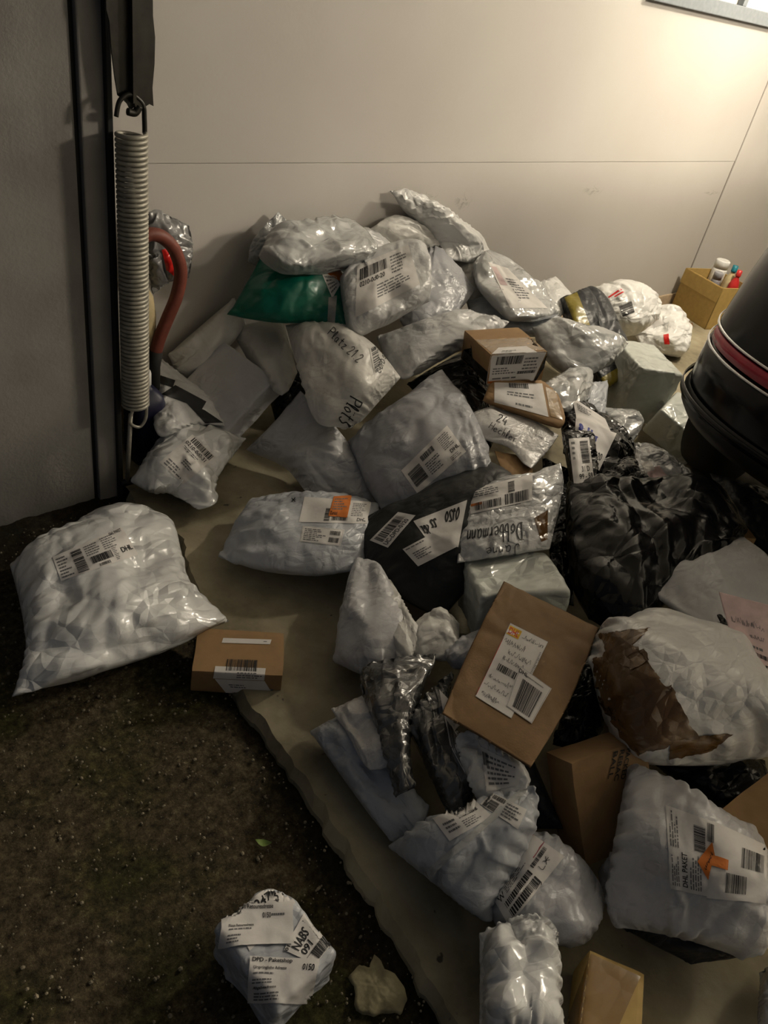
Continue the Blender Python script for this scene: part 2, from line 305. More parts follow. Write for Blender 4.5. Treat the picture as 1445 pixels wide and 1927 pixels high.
# loose grit on the ground
v = []; f = []
ico = [(0,0,1),(.894,0,.447),(.276,.851,.447),(-.724,.526,.447),(-.724,-.526,.447),(.276,-.851,.447),(.724,.526,-.447),(-.276,.851,-.447),(-.894,0,-.447),(-.276,-.851,-.447),(.724,-.526,-.447),(0,0,-1)]
icf = [(0,1,2),(0,2,3),(0,3,4),(0,4,5),(0,5,1),(1,6,2),(2,7,3),(3,8,4),(4,9,5),(5,10,1),(6,7,2),(7,8,3),(8,9,4),(9,10,5),(10,6,1),(6,11,7),(7,11,8),(8,11,9),(9,11,10),(10,11,6)]
for k in range(5200):
    x = random.uniform(-0.5, 0.86); y = random.uniform(0.1, 1.95); r = random.choice([0.0010, 0.0013, 0.0018, 0.003])*random.uniform(0.7, 1.4)
    ex = 0.90-0.12*max(0, (1.9-y))/1.6
    if x > ex-0.02: continue
    o = len(v); sc = [random.uniform(0.7, 1.3) for _ in range(3)]
    v += [(x+a*r*sc[0], y+b*r*sc[1], -0.030+0.010*noise.noise(Vector((x*3.1, y*3.1, 0)))+c*r*sc[2]) for a, b, c in ico]; f += [(a+o, b+o, c+o) for a, b, c in icf]
gr = mesh_obj('gravel', v, f, 'pebble', smooth=False, origin=np.zeros(3)); gr['kind'] = 'stuff'; tag(gr, 'fine loose grit scattered over the dark mossy ground', 'gravel')
# white side wall: two slabs with a butt joint, a low baseboard, a shallow ledge line
def slab_wall(name, a, b, mat): return struct(box(name, a, b, mat))
w = struct(box('wall_left', (0.916, WY, -0.05), (7.0, WY+0.12, 2.45), 'wall_white'))
p_ = box('wall_panel', (0.916, WY-0.005, 0.9045), (5.006, WY+0.001, 2.45), 'wall_white', w, bevel=0.006)
p_ = box('wall_panel', (5.014, WY-0.009, -0.0), (7.0, WY+0.001, 2.45), 'wall_white', w, bevel=0.002)
box('wall_panel', (0.916, WY-0.003, -0.0), (5.006, WY+0.001, 0.904), 'wall_white', w, bevel=0.002)
box('joint', (5.006, WY-0.0035, 0.0), (5.014, WY+0.001, 2.45), 'joint_dark', w)
bb = struct(box('baseboard_left', (0.95, WY-0.018, 0.0), (4.99, WY-0.003, 0.085), 'base_board', bevel=0.003))
struct(box('wall_back', (7.0, -3.1, -0.05), (7.1, WY+0.12, 2.45), 'ceiling_white'))
struct(box('wall_right', (0.93, -3.1, -0.05), (7.0, -3.0, 2.45), 'ceiling_white'))
struct(box('ceiling', (0.93, -3.1, 2.40), (7.1, WY+0.12, 2.5), 'ceiling_white'))
# high strip window along the white wall
wo = bpy.data.objects.new('window_1', None); COL.objects.link(wo); wo.location = (5.2, WY-0.02, 1.6); wo['_o'] = [5.2, WY-0.02, 1.6]; struct(wo)
box('window_rail', (3.55, WY-0.045, 1.585), (6.6, WY-0.004, 1.645), 'frame_grey', wo, 0.004); box('window_rail', (3.55, WY-0.045, 2.10), (6.6, WY-0.004, 2.15), 'frame_grey', wo, 0.004)
for xm in (3.55, 4.34, 5.12, 5.86, 6.56): box('mullion', (xm, WY-0.04, 1.645), (xm+0.04, WY-0.006, 2.10), 'frame_grey', wo, 0.003)
for xa in (3.59, 4.38, 5.16, 5.90): box('pane', (xa, WY-0.026, 1.645), (xa+0.70, WY-0.010, 2.10), 'pane_white', wo)
# outer pier: rough plaster, steel frame strips, rubber seal, inner jamb
struct(box('wall_front', (-3.0, 2.0, -0.10), (0.82, 2.46, 2.6), 'plaster_grey'))
j = struct(box('trim_1', (0.832, 1.985, -0.06), (0.897, 2.46, 2.6), 'frame_paint', bevel=0.004))
struct(box('trim_2', (0.815, 2.004, -0.06), (0.836, 2.1, 2.6), 'rubber_black'))
struct(box('trim_3', (0.890, 1.970, -0.06), (0.906, 2.34, 2.6), 'rubber_black', bevel=0.003))
# broken mortar patch on the ground beside the slab
ppx = [(655, 1838), (672, 1815), (700, 1818), (712, 1792), (728, 1818), (745, 1826), (757, 1850), (768, 1880), (755, 1898), (728, 1900), (705, 1908), (672, 1893), (668, 1850)]
pp = jitter_line([P(x, y, -0.012)[:2] for x, y in ppx]+[P(655, 1838, -0.012)[:2]], 0.005, 0.010, 5)[:-1]
c = np.mean(pp, axis=0); n = len(pp); rings = 14; v = []; f = []
for r in range(rings):
    s = 1-r/rings
    for p in pp:
        q = c+(p-c)*s; z = -0.032 if r == 0 else -0.023+0.004*noise.noise(Vector((q[0]*40, q[1]*40, 1)))+.003*noise.noise(Vector((q[0]*140, q[1]*140, 1)))
        if r == 1: q = c+(p-c)*0.985
        v.append((q[0], q[1], z))
v.append((c[0], c[1], -0.022))
for r in range(rings-1):
    for k in range(n): f.append((r*n+k, r*n+(k+1) % n, (r+1)*n+(k+1) % n, (r+1)*n+k))
for k in range(n): f.append(((rings-1)*n+k, (rings-1)*n+(k+1) % n, rings*n))
tag(mesh_obj('mortar_patch', v, f, 'lichen'), 'broken blotch of pale yellowish mortar on the dark ground', 'mortar')

# ------------------------------------------------------------------ pouch simulation (all sheets relaxed together)
NG = 38
def parse(s):
    pts = []
    for tok in s.split():
        c = '*' in tok; a, _, e = tok.partition('*'); x, y = a.split(',')
        pts.append((float(x), float(y), c, float(e) if e else 0.0))
    if not any(p[2] for p in pts): pts = [(p[0], p[1], True, 0.0) for p in pts]
    k = [i for i, p in enumerate(pts) if p[2]]; assert len(k) == 4, s
    pts = pts[k[0]:]+pts[:k[0]]; k = [i for i, p in enumerate(pts) if p[2]]+[len(pts)]
    return [[pts[i % len(pts)] for i in range(k[j], k[j+1]+1)] for j in range(4)]
def resample(p, n):
    p = np.array(p); d = np.r_[0, np.cumsum(np.linalg.norm(np.diff(p, axis=0), axis=1))]; t = np.linspace(0, d[-1], n)
    return np.stack([np.interp(t, d, p[:, i]) for i in range(3)], 1)
def coons(outline, dz, z0=None, Yp=None):
    sides = []
    for sd in parse(outline):
        za = (z0 if z0 is not None else heap_z(sd[0][0], sd[0][1]))+dz+sd[0][3]
        zb = (z0 if z0 is not None else heap_z(sd[-1][0], sd[-1][1]))+dz+sd[-1][3]
        if Yp is None:
            za = max(za, 0.012); zb = max(zb, 0.012)
        L = np.r_[0, np.cumsum([math.hypot(sd[i+1][0]-sd[i][0], sd[i+1][1]-sd[i][1]) for i in range(len(sd)-1)])]
        q = []
        for i, p in enumerate(sd):
            if Yp is not None: q.append(PY(p[0], p[1], Yp-sd[i][3])); continue
            w = P(p[0], p[1], za+(zb-za)*L[i]/L[-1])
            if w[1] > WY-0.045: w = PY(p[0], p[1], WY-0.045)
            q.append(w)
        sides.append(resample(smooth_line(q, 4) if len(q) > 2 else q, NG))
    t, r, b, l = sides; b = b[::-1]; l = l[::-1]
    u = np.linspace(0, 1, NG)[None, :, None]; v = np.linspace(0, 1, NG)[:, None, None]
    return (1-v)*t[None]+v*b[None]+(1-u)*l[:, None]+u*r[:, None]-((1-u)*(1-v)*t[0]+u*(1-v)*t[-1]+(1-u)*v*b[0]+u*v*b[-1])
def lowfreq(freq):
    k = max(2, int(freq)); a = RNG.randn(k, k); x = np.linspace(0, k-1.001, NG); i = x.astype(int); w = x-i; w = w*w*(3-2*w)
    a = a[:, i]*(1-w)+a[:, np.minimum(i+1, k-1)]*w; return a[i]*(1-w)[:, None]+a[np.minimum(i+1, k-1)]*w[:, None]
POUCH = []
def pouch(key, name, outline, t, mat, label, dz=0.0, face=0.0, z0=None, Yp=None, p=2.6, q=0.8, margin=0.0, slack=1.0, rough=1.0, up=0.62, lump=0.12, cat='parcel', group=None):
    Q = coons(outline, dz, z0, Yp)
    if face:
        D = Q-CAM; ln = np.linalg.norm(D, axis=-1, keepdims=True); m0 = ln.mean(); Q = CAM+D/ln*(m0+(ln-m0)*(1-face))
        k = np.maximum(Q[..., 1:2]/(WY-0.045), 1); Q = CAM+(Q-CAM)/k
    nn = np.cross(Q[-1, -1]-Q[0, 0], Q[-1, 0]-Q[0, -1]); nn /= np.linalg.norm(nn)
    if nn.dot(CAM-Q.mean((0, 1))) < 0: nn = -nn
    vd = CAM-Q.mean((0, 1)); vd /= np.linalg.norm(vd)
    nn = nn+0.9*vd+np.array([0, 0, 0.1]); nn /= np.linalg.norm(nn)
    x = np.abs(np.linspace(-1, 1, NG)); x = np.clip(x/(1-margin), 0, 1); e = 1-x**p
    prof = np.clip(e[None]*e[:, None], 0, 1)**q*(1+lump*lowfreq(5))
    POUCH.append(dict(key=key, name=name, Q=Q, N=nn, prof=prof, t=t, up=up, mat=mat, label=label, cat=cat, group=group, slack=slack, rough=rough))
def simulate(iters=70):
    B = len(POUCH); Q = np.stack([d['Q'] for d in POUCH])[:, None].astype(np.float32)
    Nn = np.stack([d['N'] for d in POUCH])[:, None, None, None].astype(np.float32); sg = np.array([1, -1], np.float32)[None, :, None, None, None]
    hc = np.stack([np.stack([d['prof']*d['t']*d['up'], d['prof']*d['t']*(1-d['up'])]) for d in POUCH]).astype(np.float32)
    Ltu = np.zeros((B, 2, 1, 1), np.float32); Ltv = Ltu.copy(); du = np.linalg.norm(np.diff(Q, axis=3), axis=-1); dv = np.linalg.norm(np.diff(Q, axis=2), axis=-1)
    mid = NG//2
    for b, d in enumerate(POUCH):
        for s in range(2):
            a = du[b, 0, mid]; hh = np.diff(hc[b, s, mid]); Ltu[b, s] = (1+0.5*(np.sqrt(a*a+hh*hh).sum()/a.sum()-1))*(1+(d['slack']-1)*0.5)
            a = dv[b, 0, :, mid]; hh = np.diff(hc[b, s, :, mid]); Ltv[b, s] = (1+0.5*(np.sqrt(a*a+hh*hh).sum()/a.sum()-1))*(1+(d['slack']-1)*0.5)
    Lu = du*Ltu; Lv = dv*Ltv
    Fl = Q*1.0
    dg1 = np.linalg.norm(Q[:, :, 1:, 1:]-Q[:, :, :-1, :-1], axis=-1)*(Ltu+Ltv)/2; dg2 = np.linalg.norm(Q[:, :, 1:, :-1]-Q[:, :, :-1, 1:], axis=-1)*(Ltu+Ltv)/2
    bu = (du[..., 1:]+du[..., :-1])*Ltu; bv = (dv[:, :, 1:]+dv[:, :, :-1])*Ltv
    X = np.repeat(Q, 2, 1)+sg*Nn*hc[..., None]
    for b, d in enumerate(POUCH):
        for s in range(2): X[b, s] += (d['N'][None, None]*((0.0018*lowfreq(12)+0.002*lowfreq(7)+0.0004*RNG.randn(NG, NG))*d['rough'])[..., None]).astype(np.float32)
    def solve(A, Bv, L, k):
        D = Bv-A; ln = np.sqrt((D*D).sum(-1))+1e-9; c = (k*0.5*(ln-L)/ln)[..., None]*D; A += c; Bv -= c
    for it in range(iters):
        X -= sg*Nn*0.0006
        for o in (0, 1):
            solve(X[:, :, :, o:-1:2], X[:, :, :, o+1::2], Lu[..., o::2], 0.9)
            solve(X[:, :, o:-1:2], X[:, :, o+1::2], Lv[:, :, o::2], 0.9)
        for o in (0, 1):
            solve(X[:, :, o:-1:2, :-1], X[:, :, o+1::2, 1:], dg1[:, :, o::2], 0.25)
            solve(X[:, :, o+1::2, :-1], X[:, :, o:-1:2, 1:], dg2[:, :, o::2], 0.25)
        for o in range(3):
            A = X[:, :, :, o:-2:3]; C = X[:, :, :, o+2::3]; k = min(A.shape[3], C.shape[3]); solve(A[:, :, :, :k], C[:, :, :, :k], bu[..., o::3][..., :k], 0.22)
            A = X[:, :, o:-2:3]; C = X[:, :, o+2::3]; k = min(A.shape[2], C.shape[2]); solve(A[:, :, :k], C[:, :, :k], bv[:, :, o::3][:, :, :k], 0.22)
        off = X-Q; h = (off*Nn).sum(-1, keepdims=True)*sg
        fix = np.maximum(hc[..., None]*0.93-h, 0)-np.maximum(h-hc[..., None]*1.04-0.010, 0); X += sg*Nn*fix
        for e in ((slice(None), 0), (slice(None), -1), (0, slice(None)), (-1, slice(None))):
            ix = (slice(None), slice(None))+e
            mm = X[ix].mean(1, keepdims=True); q0 = Q[ix]; o = mm-q0; hh = (o*Nn[:, :, 0]).sum(-1, keepdims=True); X[ix] = q0+(o-hh*Nn[:, :, 0])*0.3+Nn[:, :, 0]*np.clip(hh, -0.013, 0.013)
    return X
def upsample(a):
    for ax in (0, 1):
        a = np.moveaxis(a, ax, 0); pa = np.concatenate([2*a[:1]-a[1:2], a, 2*a[-1:]-a[-2:-1]])
        mid_ = (-pa[:-3]+9*pa[1:-2]+9*pa[2:-1]-pa[3:])/16; o = np.empty((2*len(a)-1,)+a.shape[1:], a.dtype); o[::2] = a; o[1::2] = mid_; a = np.moveaxis(o, 0, ax)
    return a
def facet(n, sx, sy, cell):
    a = RNG.rand()*math.pi; u, v = np.meshgrid(np.linspace(0, sx, n), np.linspace(0, sy, n)); w = upsample(lowfreq(5)[..., None])[..., 0]; w2 = upsample(lowfreq(5)[..., None])[..., 0]
    x = (u*math.cos(a)-v*math.sin(a)*1.0)/cell+0.28*w+50; y = (u*math.sin(a)+v*math.cos(a))/cell*0.7+0.28*w2+50
    i = np.floor(x).astype(int); j = np.floor(y).astype(int); fx = x-i; fy = y-j; L = RNG.randn(128, 128); D = RNG.rand(128, 128) < 0.5
    g = lambda p, q: L[p % 128, q % 128]
    A = np.where(fx+fy < 1, g(i, j)+(g(i+1, j)-g(i, j))*fx+(g(i, j+1)-g(i, j))*fy, g(i+1, j+1)+(g(i, j+1)-g(i+1, j+1))*(1-fx)+(g(i+1, j)-g(i+1, j+1))*(1-fy))
    B = np.where(fx > fy, g(i, j)+(g(i+1, j)-g(i, j))*fx+(g(i+1, j+1)-g(i+1, j))*fy, g(i, j)+(g(i, j+1)-g(i, j))*fy+(g(i+1, j+1)-g(i, j+1))*fx)
    return np.where(D[i % 128, j % 128], A, B)
OBJ = {}
def build_pouches():
    X = simulate(); n2 = 2*NG-1
    idx = np.arange(n2*n2).reshape(n2, n2); edge_mask = np.ones((n2, n2), bool); edge_mask[1:-1, 1:-1] = False
    bidx = idx.copy(); inner = ~edge_mask; bidx[inner] = n2*n2+np.arange(inner.sum())
    ft = np.stack([idx[:-1, :-1], idx[:-1, 1:], idx[1:, 1:], idx[1:, :-1]], -1).reshape(-1, 4); fb = np.stack([bidx[:-1, :-1], bidx[1:, :-1], bidx[1:, 1:], bidx[:-1, 1:]], -1).reshape(-1, 4)
    for b, d in enumerate(POUCH):
        T = upsample(X[b, 0].astype(float)); Bt = upsample(X[b, 1].astype(float)); sx = np.linalg.norm(d['Q'][NG//2, -1]-d['Q'][NG//2, 0]); sy = np.linalg.norm(d['Q'][-1, NG//2]-d['Q'][0, NG//2])
        T = T+d['N']*(d['rough']*(0.0070*(np.abs(facet(n2, sx, sy, .11))-.7)+0.0034*(np.abs(facet(n2, sx, sy, .05))-.7)+0.0010*facet(n2, sx, sy, .022)))[..., None]; v = np.concatenate([T.reshape(-1, 3), Bt[inner]])
        if d['Q'][:, :, 1].mean() > 0: v[:, 1] = np.minimum(v[:, 1], WY-0.010)
        out = v[:, 0].mean() < 0.75
        lim = -0.030 if out else 0.003
        v[:, 2] = np.where(v[:, 2] < lim, lim+0.15*np.clip(v[:, 2]-lim, -0.02, 0), v[:, 2])
        g = np.cross(T[0, -1]-T[0, 0], T[-1, 0]-T[0, 0]).dot(d['N']) > 0
        fc = np.concatenate([ft, fb]); fc = fc if g else fc[:, ::-1]
        o = mesh_obj(d['name'], v, fc, d['mat']); tag(o, d['label'], d['cat'], d['group']); OBJ[d['key']] = o
        o_bvh[d['key']] = (v, fc)
o_bvh = {}; BV = {}
def bvh(key):
    if key not in BV:
        v, fc = o_bvh[key]; BV[key] = BVHTree.FromPolygons([Vector(p) for p in v], [tuple(int(i) for i in q) for q in fc])
    return BV[key]
class Patch:                                  # a sheet lying on a thing's surface
    def __init__(s, key, quad, res=22, off=0.0012):
        q = np.array([[float(c) for c in t.split(',')] for t in quad.split()]); T = bvh(key); s.key = key
        u = np.linspace(0, 1, res); pts = np.full((res, res, 3), np.nan); nor = np.zeros((res, res, 3)); dep = []
        for j, b in enumerate(u):
            for i, a in enumerate(u):
                px = (1-a)*(1-b)*q[0]+a*(1-b)*q[1]+a*b*q[2]+(1-a)*b*q[3]; r = ray(*px)
                h = T.ray_cast(Vector(CAM), Vector(r).normalized())
                if h[0] is not None: pts[j, i] = h[0]; nn = np.array(h[1]); nor[j, i] = nn if nn.dot(r) < 0 else -nn; dep.append((np.array(h[0])-CAM).dot(r)/r.dot(r))
        if not dep: raise Exception('label misses '+key)
        md = float(np.median(dep))
        for j, b in enumerate(u):
            for i, a in enumerate(u):
                if np.isnan(pts[j, i, 0]):
                    px = (1-a)*(1-b)*q[0]+a*(1-b)*q[1]+a*b*q[2]+(1-a)*b*q[3]
                    h = T.find_nearest(Vector(CAM+ray(*px)*md)); pts[j, i] = h[0]; nn = np.array(h[1]); nor[j, i] = nn if nn.dot(CAM-np.array(h[0])) > 0 else -nn
        for _ in range(3):
            nor[1:-1, 1:-1] = (nor[1:-1, 1:-1]*2+nor[:-2, 1:-1]+nor[2:, 1:-1]+nor[1:-1, :-2]+nor[1:-1, 2:])
            nor /= np.linalg.norm(nor, axis=-1, keepdims=True)+1e-9
        sm = pts.copy()
        for _ in range(2): sm[1:-1, 1:-1] = (sm[1:-1, 1:-1]*2+sm[:-2, 1:-1]+sm[2:, 1:-1]+sm[1:-1, :-2]+sm[1:-1, 2:])/6
        lift = ((sm-pts)*nor).sum(-1, keepdims=True); pts = pts+nor*np.maximum(lift, 0)
        s.nor = nor; s.pts = pts+nor*off; s.res = res
        s.w = np.linalg.norm(np.diff(s.pts[res//2], axis=0), axis=1).sum(); s.h = np.linalg.norm(np.diff(s.pts[:, res//2], axis=0), axis=1).sum()
    def at(s, uv, lift=0.0007):
        uv = np.clip(np.asarray(uv, float), 0, 1)*(s.res-1.0001); i = uv.astype(int); w = uv-i; x, y = i[:, 0], i[:, 1]; wx, wy = w[:, :1], w[:, 1:]
        g = lambda a: a[y, x]*(1-wx)*(1-wy)+a[y, x+1]*wx*(1-wy)+a[y+1, x]*(1-wx)*wy+a[y+1, x+1]*wx*wy
        return g(s.pts)+g(s.nor)*lift
    def sheet(s, name, mat, parent, ragged=0.0):
        r = s.res; idx = np.arange(r*r).reshape(r, r); f = np.stack([idx[:-1, :-1], idx[1:, :-1], idx[1:, 1:], idx[:-1, 1:]], -1).reshape(-1, 4)
        u = np.linspace(0, 1, r); uv = np.stack(np.meshgrid(u, u), -1).reshape(-1, 2); v = s.pts.reshape(-1, 3)
        if ragged: v = v+ragged*np.array([noise.noise_vector(Vector(p*60)) for p in v])*np.repeat((np.minimum(np.minimum(uv[:, 0], 1-uv[:, 0]), np.minimum(uv[:, 1], 1-uv[:, 1])) < 0.01)[:, None], 3, 1)
        return mesh_obj(name, v, f, mat, parent, uvs=uv)
_txt = {}
def text_vf(s):
    if s not in _txt:
        c = bpy.data.curves.new('t', 'FONT'); c.body = s; c.resolution_u = 3; c.offset = 0.014; o = bpy.data.objects.new('t', c); COL.objects.link(o)
        dg = bpy.context.evaluated_depsgraph_get(); e = o.evaluated_get(dg); me = e.to_mesh()
        v = np.array([q.co[:2] for q in me.vertices]); f = [tuple(p.vertices) for p in me.polygons]; e.to_mesh_clear(); bpy.data.objects.remove(o); bpy.data.curves.remove(c)
        v = (v-v.min(0))/(v.max(0)-v.min(0)+1e-9); _txt[s] = (v, f)
    return _txt[s]
# pen strokes, unit box, y up
PEN = {'P': '0,0 .1,1|.1,1 .6,.95 .65,.6 .1,.5', 'l': '.1,0 .3,.7 .25,1 .1,.6 .15,.1 .35,0', 'a': '.5,.5 .2,.5 .1,.2 .25,0 .45,.15 .5,.5 .5,.1 .65,0', 't': '.3,.9 .25,.1 .45,0|.05,.6 .55,.62',
 'z': '.1,.5 .5,.5 .1,0 .55,0', '2': '.05,.75 .3,1 .55,.75 .1,0 .6,.05', '1': '.1,.7 .35,1 .3,0', '.': '.2,0 .25,.05', 'o': '.3,.5 .05,.25 .25,0 .5,.25 .3,.5 .6,.5', 'ö': '.3,.5 .05,.25 .25,0 .5,.25 .3,.5|.15,.75 .18,.8|.4,.75 .43,.8',
 '3': '.05,.95 .5,.9 .2,.55 .55,.3 .3,0 .02,.1', 'D': '.15,0 .2,1|.0,1 .5,.95 .75,.5 .5,.05 .0,0', 'b': '.1,1 .1,0 .4,.05 .45,.35 .12,.4', 'e': '.05,.25 .45,.3 .3,.5 .05,.3 .2,0 .55,.1', 'r': '.1,.5 .15,0 .15,.35 .4,.5',
 'm': '.05,0 .08,.5|.08,.35 .3,.5 .32,0|.32,.35 .55,.5 .58,0', 'n': '.05,0 .08,.5|.08,.35 .35,.5 .4,0', 'J': '.1,1 .6,1|.4,1 .4,.15 .1,0 .02,.2', 'H': '.1,0 .1,1|.6,0 .6,1|.1,.5 .6,.5', 'c': '.5,.45 .2,.5 .08,.2 .3,0 .5,.1',
 'h': '.1,1 .1,0|.1,.3 .35,.5 .4,0', '4': '.35,1 .05,.4 .6,.4|.45,.6 .42,0', 'R': '.1,0 .1,1 .55,.9 .5,.6 .1,.5 .6,0', 'i': '.2,.5 .2,0|.2,.72 .22,.76', 'W': '0,1 .2,0 .4,.8 .6,0 .8,1', 'L': '.1,1 .1,0 .6,0', 'x': '0,.9 .6,0|.6,1 0,0|.1,.5 .7,.5', 'u': '.05,.5 .1,.1 .3,0 .45,.5 .5,0',
 'g': '.45,.5 .1,.4 .2,.05 .45,.3 .45,-.4 .1,-.3', 's': '.4,.5 .1,.4 .4,.15 .05,0', 'k': '.1,1 .1,0|.45,.5 .1,.25 .5,0', 'T': '0,1 .7,1|.35,1 .3,0', 'F': '.6,1 .1,1 .08,0|.1,.5 .45,.5', 'd': '.45,.3 .2,.45 .05,.2 .3,0 .45,.3 .5,1 .5,0', 'p': '.1,.5 .08,-.4|.1,.4 .45,.45 .4,.1 .1,.05', '-': '.05,.4 .5,.4', 'A': '0,0 .3,1 .6,0|.1,.4 .5,.4', 'K': '.1,0 .1,1|.6,1 .1,.45 .6,0', 'S': '.55,.9 .2,1 .1,.7 .5,.4 .4,0 .05,.1', 'w': '0,.5 .15,0 .3,.4 .45,0 .6,.5', 'y': '.05,.5 .25,.1|.5,.5 .1,-.4', 'v': '.05,.5 .25,0 .5,.5', '0': '.3,1 .05,.5 .3,0 .55,.5 .3,1', 'f': '.5,.95 .25,.8 .2,-.3|.05,.5 .5,.5', ' ': ''}
def pen_lines(s):
    out = []; x = 0.0
    for ch in s:
        g = PEN.get(ch, ''); w = 0.3
        for st in [q for q in g.split('|') if q]:
            p = [[float(c) for c in t.split(',')] for t in st.split()]; w = max(w, max(c[0] for c in p))
            out.append([np.array([c[0]+x, c[1]]) for c in p])
        x += w+0.16
    a = np.concatenate(out); lo = a.min(0); hi = a.max(0); return [[(c-lo)/(hi-lo+1e-9) for c in l] for l in out]
def draw(patch, items, parent):
    """b bars / l lines of small print / t lettering / h pen writing / r filled block / f frame; boxes u0,v0,u1,v1 with v down"""
    acc = {}
    def add(col, uv, faces):
        V, Fc = acc.setdefault(col, ([], [])); o = sum(len(a) for a in V); V.append(np.asarray(uv, float)); Fc.extend([tuple(i+o for i in f) for f in faces])
    def rect(col, a, b, c, d, sub=1):
        uv = []; fc = []
        horiz = abs((c-a)*patch.w) > abs((d-b)*patch.h)
        for k in range(sub+1):
            s = k/sub
            uv += [(a+(c-a)*s, b), (a+(c-a)*s, d)] if horiz else [(a, b+(d-b)*s), (c, b+(d-b)*s)]
        for k in range(sub): fc.append((2*k, 2*k+1, 2*k+3, 2*k+2))
        add(col, uv, fc)
    for it in items:
        k, a, b, c, d = it[0], *it[1:5]
        if k in ('b', 'bv'):
            rs = random.Random(int(a*997+b*313+c*71)); x = 0
            while x < 1:
                w = rs.choice([0.012, 0.02, 0.03, 0.045]); 
                if k == 'b': rect('ink', a+(c-a)*x, b, a+(c-a)*min(1, x+w), d, 4)
                else: rect('ink', a, b+(d-b)*x, c, b+(d-b)*min(1, x+w), 4)
                x += w+rs.choice([0.012, 0.02, 0.03])
        elif k in ('l', 'lv'):
            n = it[5]; rs = random.Random(int(a*777+b*555+c*99)); 
            for r in range(n):
                x = 0; end = rs.uniform(0.55, 1.0)
                while x < end:
                    w = min(rs.uniform(0.05, 0.22), end-x); h0, h1 = (r+0.25)/n, (r+0.72)/n
                    if k == 'l': rect('grey_ink', a+(c-a)*x, b+(d-b)*h0, a+(c-a)*(x+w), b+(d-b)*h1, 2)
                    else: rect('grey_ink', a+(c-a)*h0, b+(d-b)*x, a+(c-a)*h1, b+(d-b)*(x+w), 2)
                    x += w+0.035
        elif k == 't':
            v, f = text_vf(it[5]); add(it[6] if len(it) > 6 else 'ink', np.stack([a+(c-a)*v[:, 0], d+(b-d)*v[:, 1]], 1), f)
        elif k == 'h':
            wd = it[6] if len(it) > 6 else 0.03; col = it[7] if len(it) > 7 else 'ink'
            for l in pen_lines(it[5]):
                p = np.array(smooth_line(l, 5)); p = np.stack([(a+(c-a)*p[:, 0])*patch.w, (d+(b-d)*p[:, 1])*patch.h], 1)
                t = np.gradient(p, axis=0); t /= np.linalg.norm(t, axis=1, keepdims=True)+1e-9; nrm = np.stack([-t[:, 1], t[:, 0]], 1)*wd*patch.h*0.5
                q = np.concatenate([p+nrm, p-nrm]); q[:, 0] /= patch.w; q[:, 1] /= patch.h; n = len(p); add(col, q, [(i, i+1, n+i+1, n+i) for i in range(n-1)])
        elif k == 's':                              # pen scribble nobody can read
            rs = random.Random(int(a*771+b*915+d*55)); wd = 0.010; p = []; x = 0.0
            while x < 1: p.append((x, rs.choice([.15, .35, .5, .9])*rs.uniform(.7, 1.1))); x += rs.uniform(.01, .035); 
            for i0 in range(0, len(p)-3, 7):
                q = np.array(smooth_line(p[i0:i0+7], 3)); q = np.stack([(a+(c-a)*q[:, 0])*patch.w, (d+(b-d)*q[:, 1])*patch.h], 1); tt = np.gradient(q, axis=0); tt /= np.linalg.norm(tt, axis=1, keepdims=True)+1e-9
                nr = np.stack([-tt[:, 1], tt[:, 0]], 1)*0.0005; z = np.concatenate([q+nr, q-nr]); z[:, 0] /= patch.w; z[:, 1] /= patch.h; n = len(q); add('grey_ink', z, [(i, i+1, n+i+1, n+i) for i in range(n-1)])
        elif k == 'r': rect(it[5], a, b, c, d, 12)
        elif k == 'f':
            wx = 0.0006/patch.w; wy = 0.0006/patch.h
            for q in ((a, b, c, b+wy), (a, d-wy, c, d), (a, b, a+wx, d), (c-wx, b, c, d)): rect('grey_ink', *q, 8)
    for col, (V, Fc) in acc.items():
        nm = {'ink': 'print', 'grey_ink': 'small_print', 'blue_ink': 'handwriting', 'red_ink': 'print'}.get(col, 'print')
        pt = patch.at(np.concatenate(V), 0.0006 if col != 'ink' else 0.0009)
        # faces turned to the viewer's side of the sheet
        mesh_obj(nm, pt, Fc, col, parent, smooth=False)['kind'] = 'stuff'
def label(key, quad, items=(), mat='paper', name='label', res=22, off=0.0012, ragged=0.0, desc=None):
    try: pt = Patch(key, quad, res, off)
    except Exception as e: print('LABEL', e); return None
    o = pt.sheet(name, mat, OBJ[key], ragged)
    if desc: o['label'] = desc
    if items: draw(pt, items, o)
    return o
def write(key, quad, items, res=22):
    try: pt = Patch(key, quad, res, 0.0008)
    except Exception as e: print('WRITE', e); return
    draw(pt, items, OBJ[key])
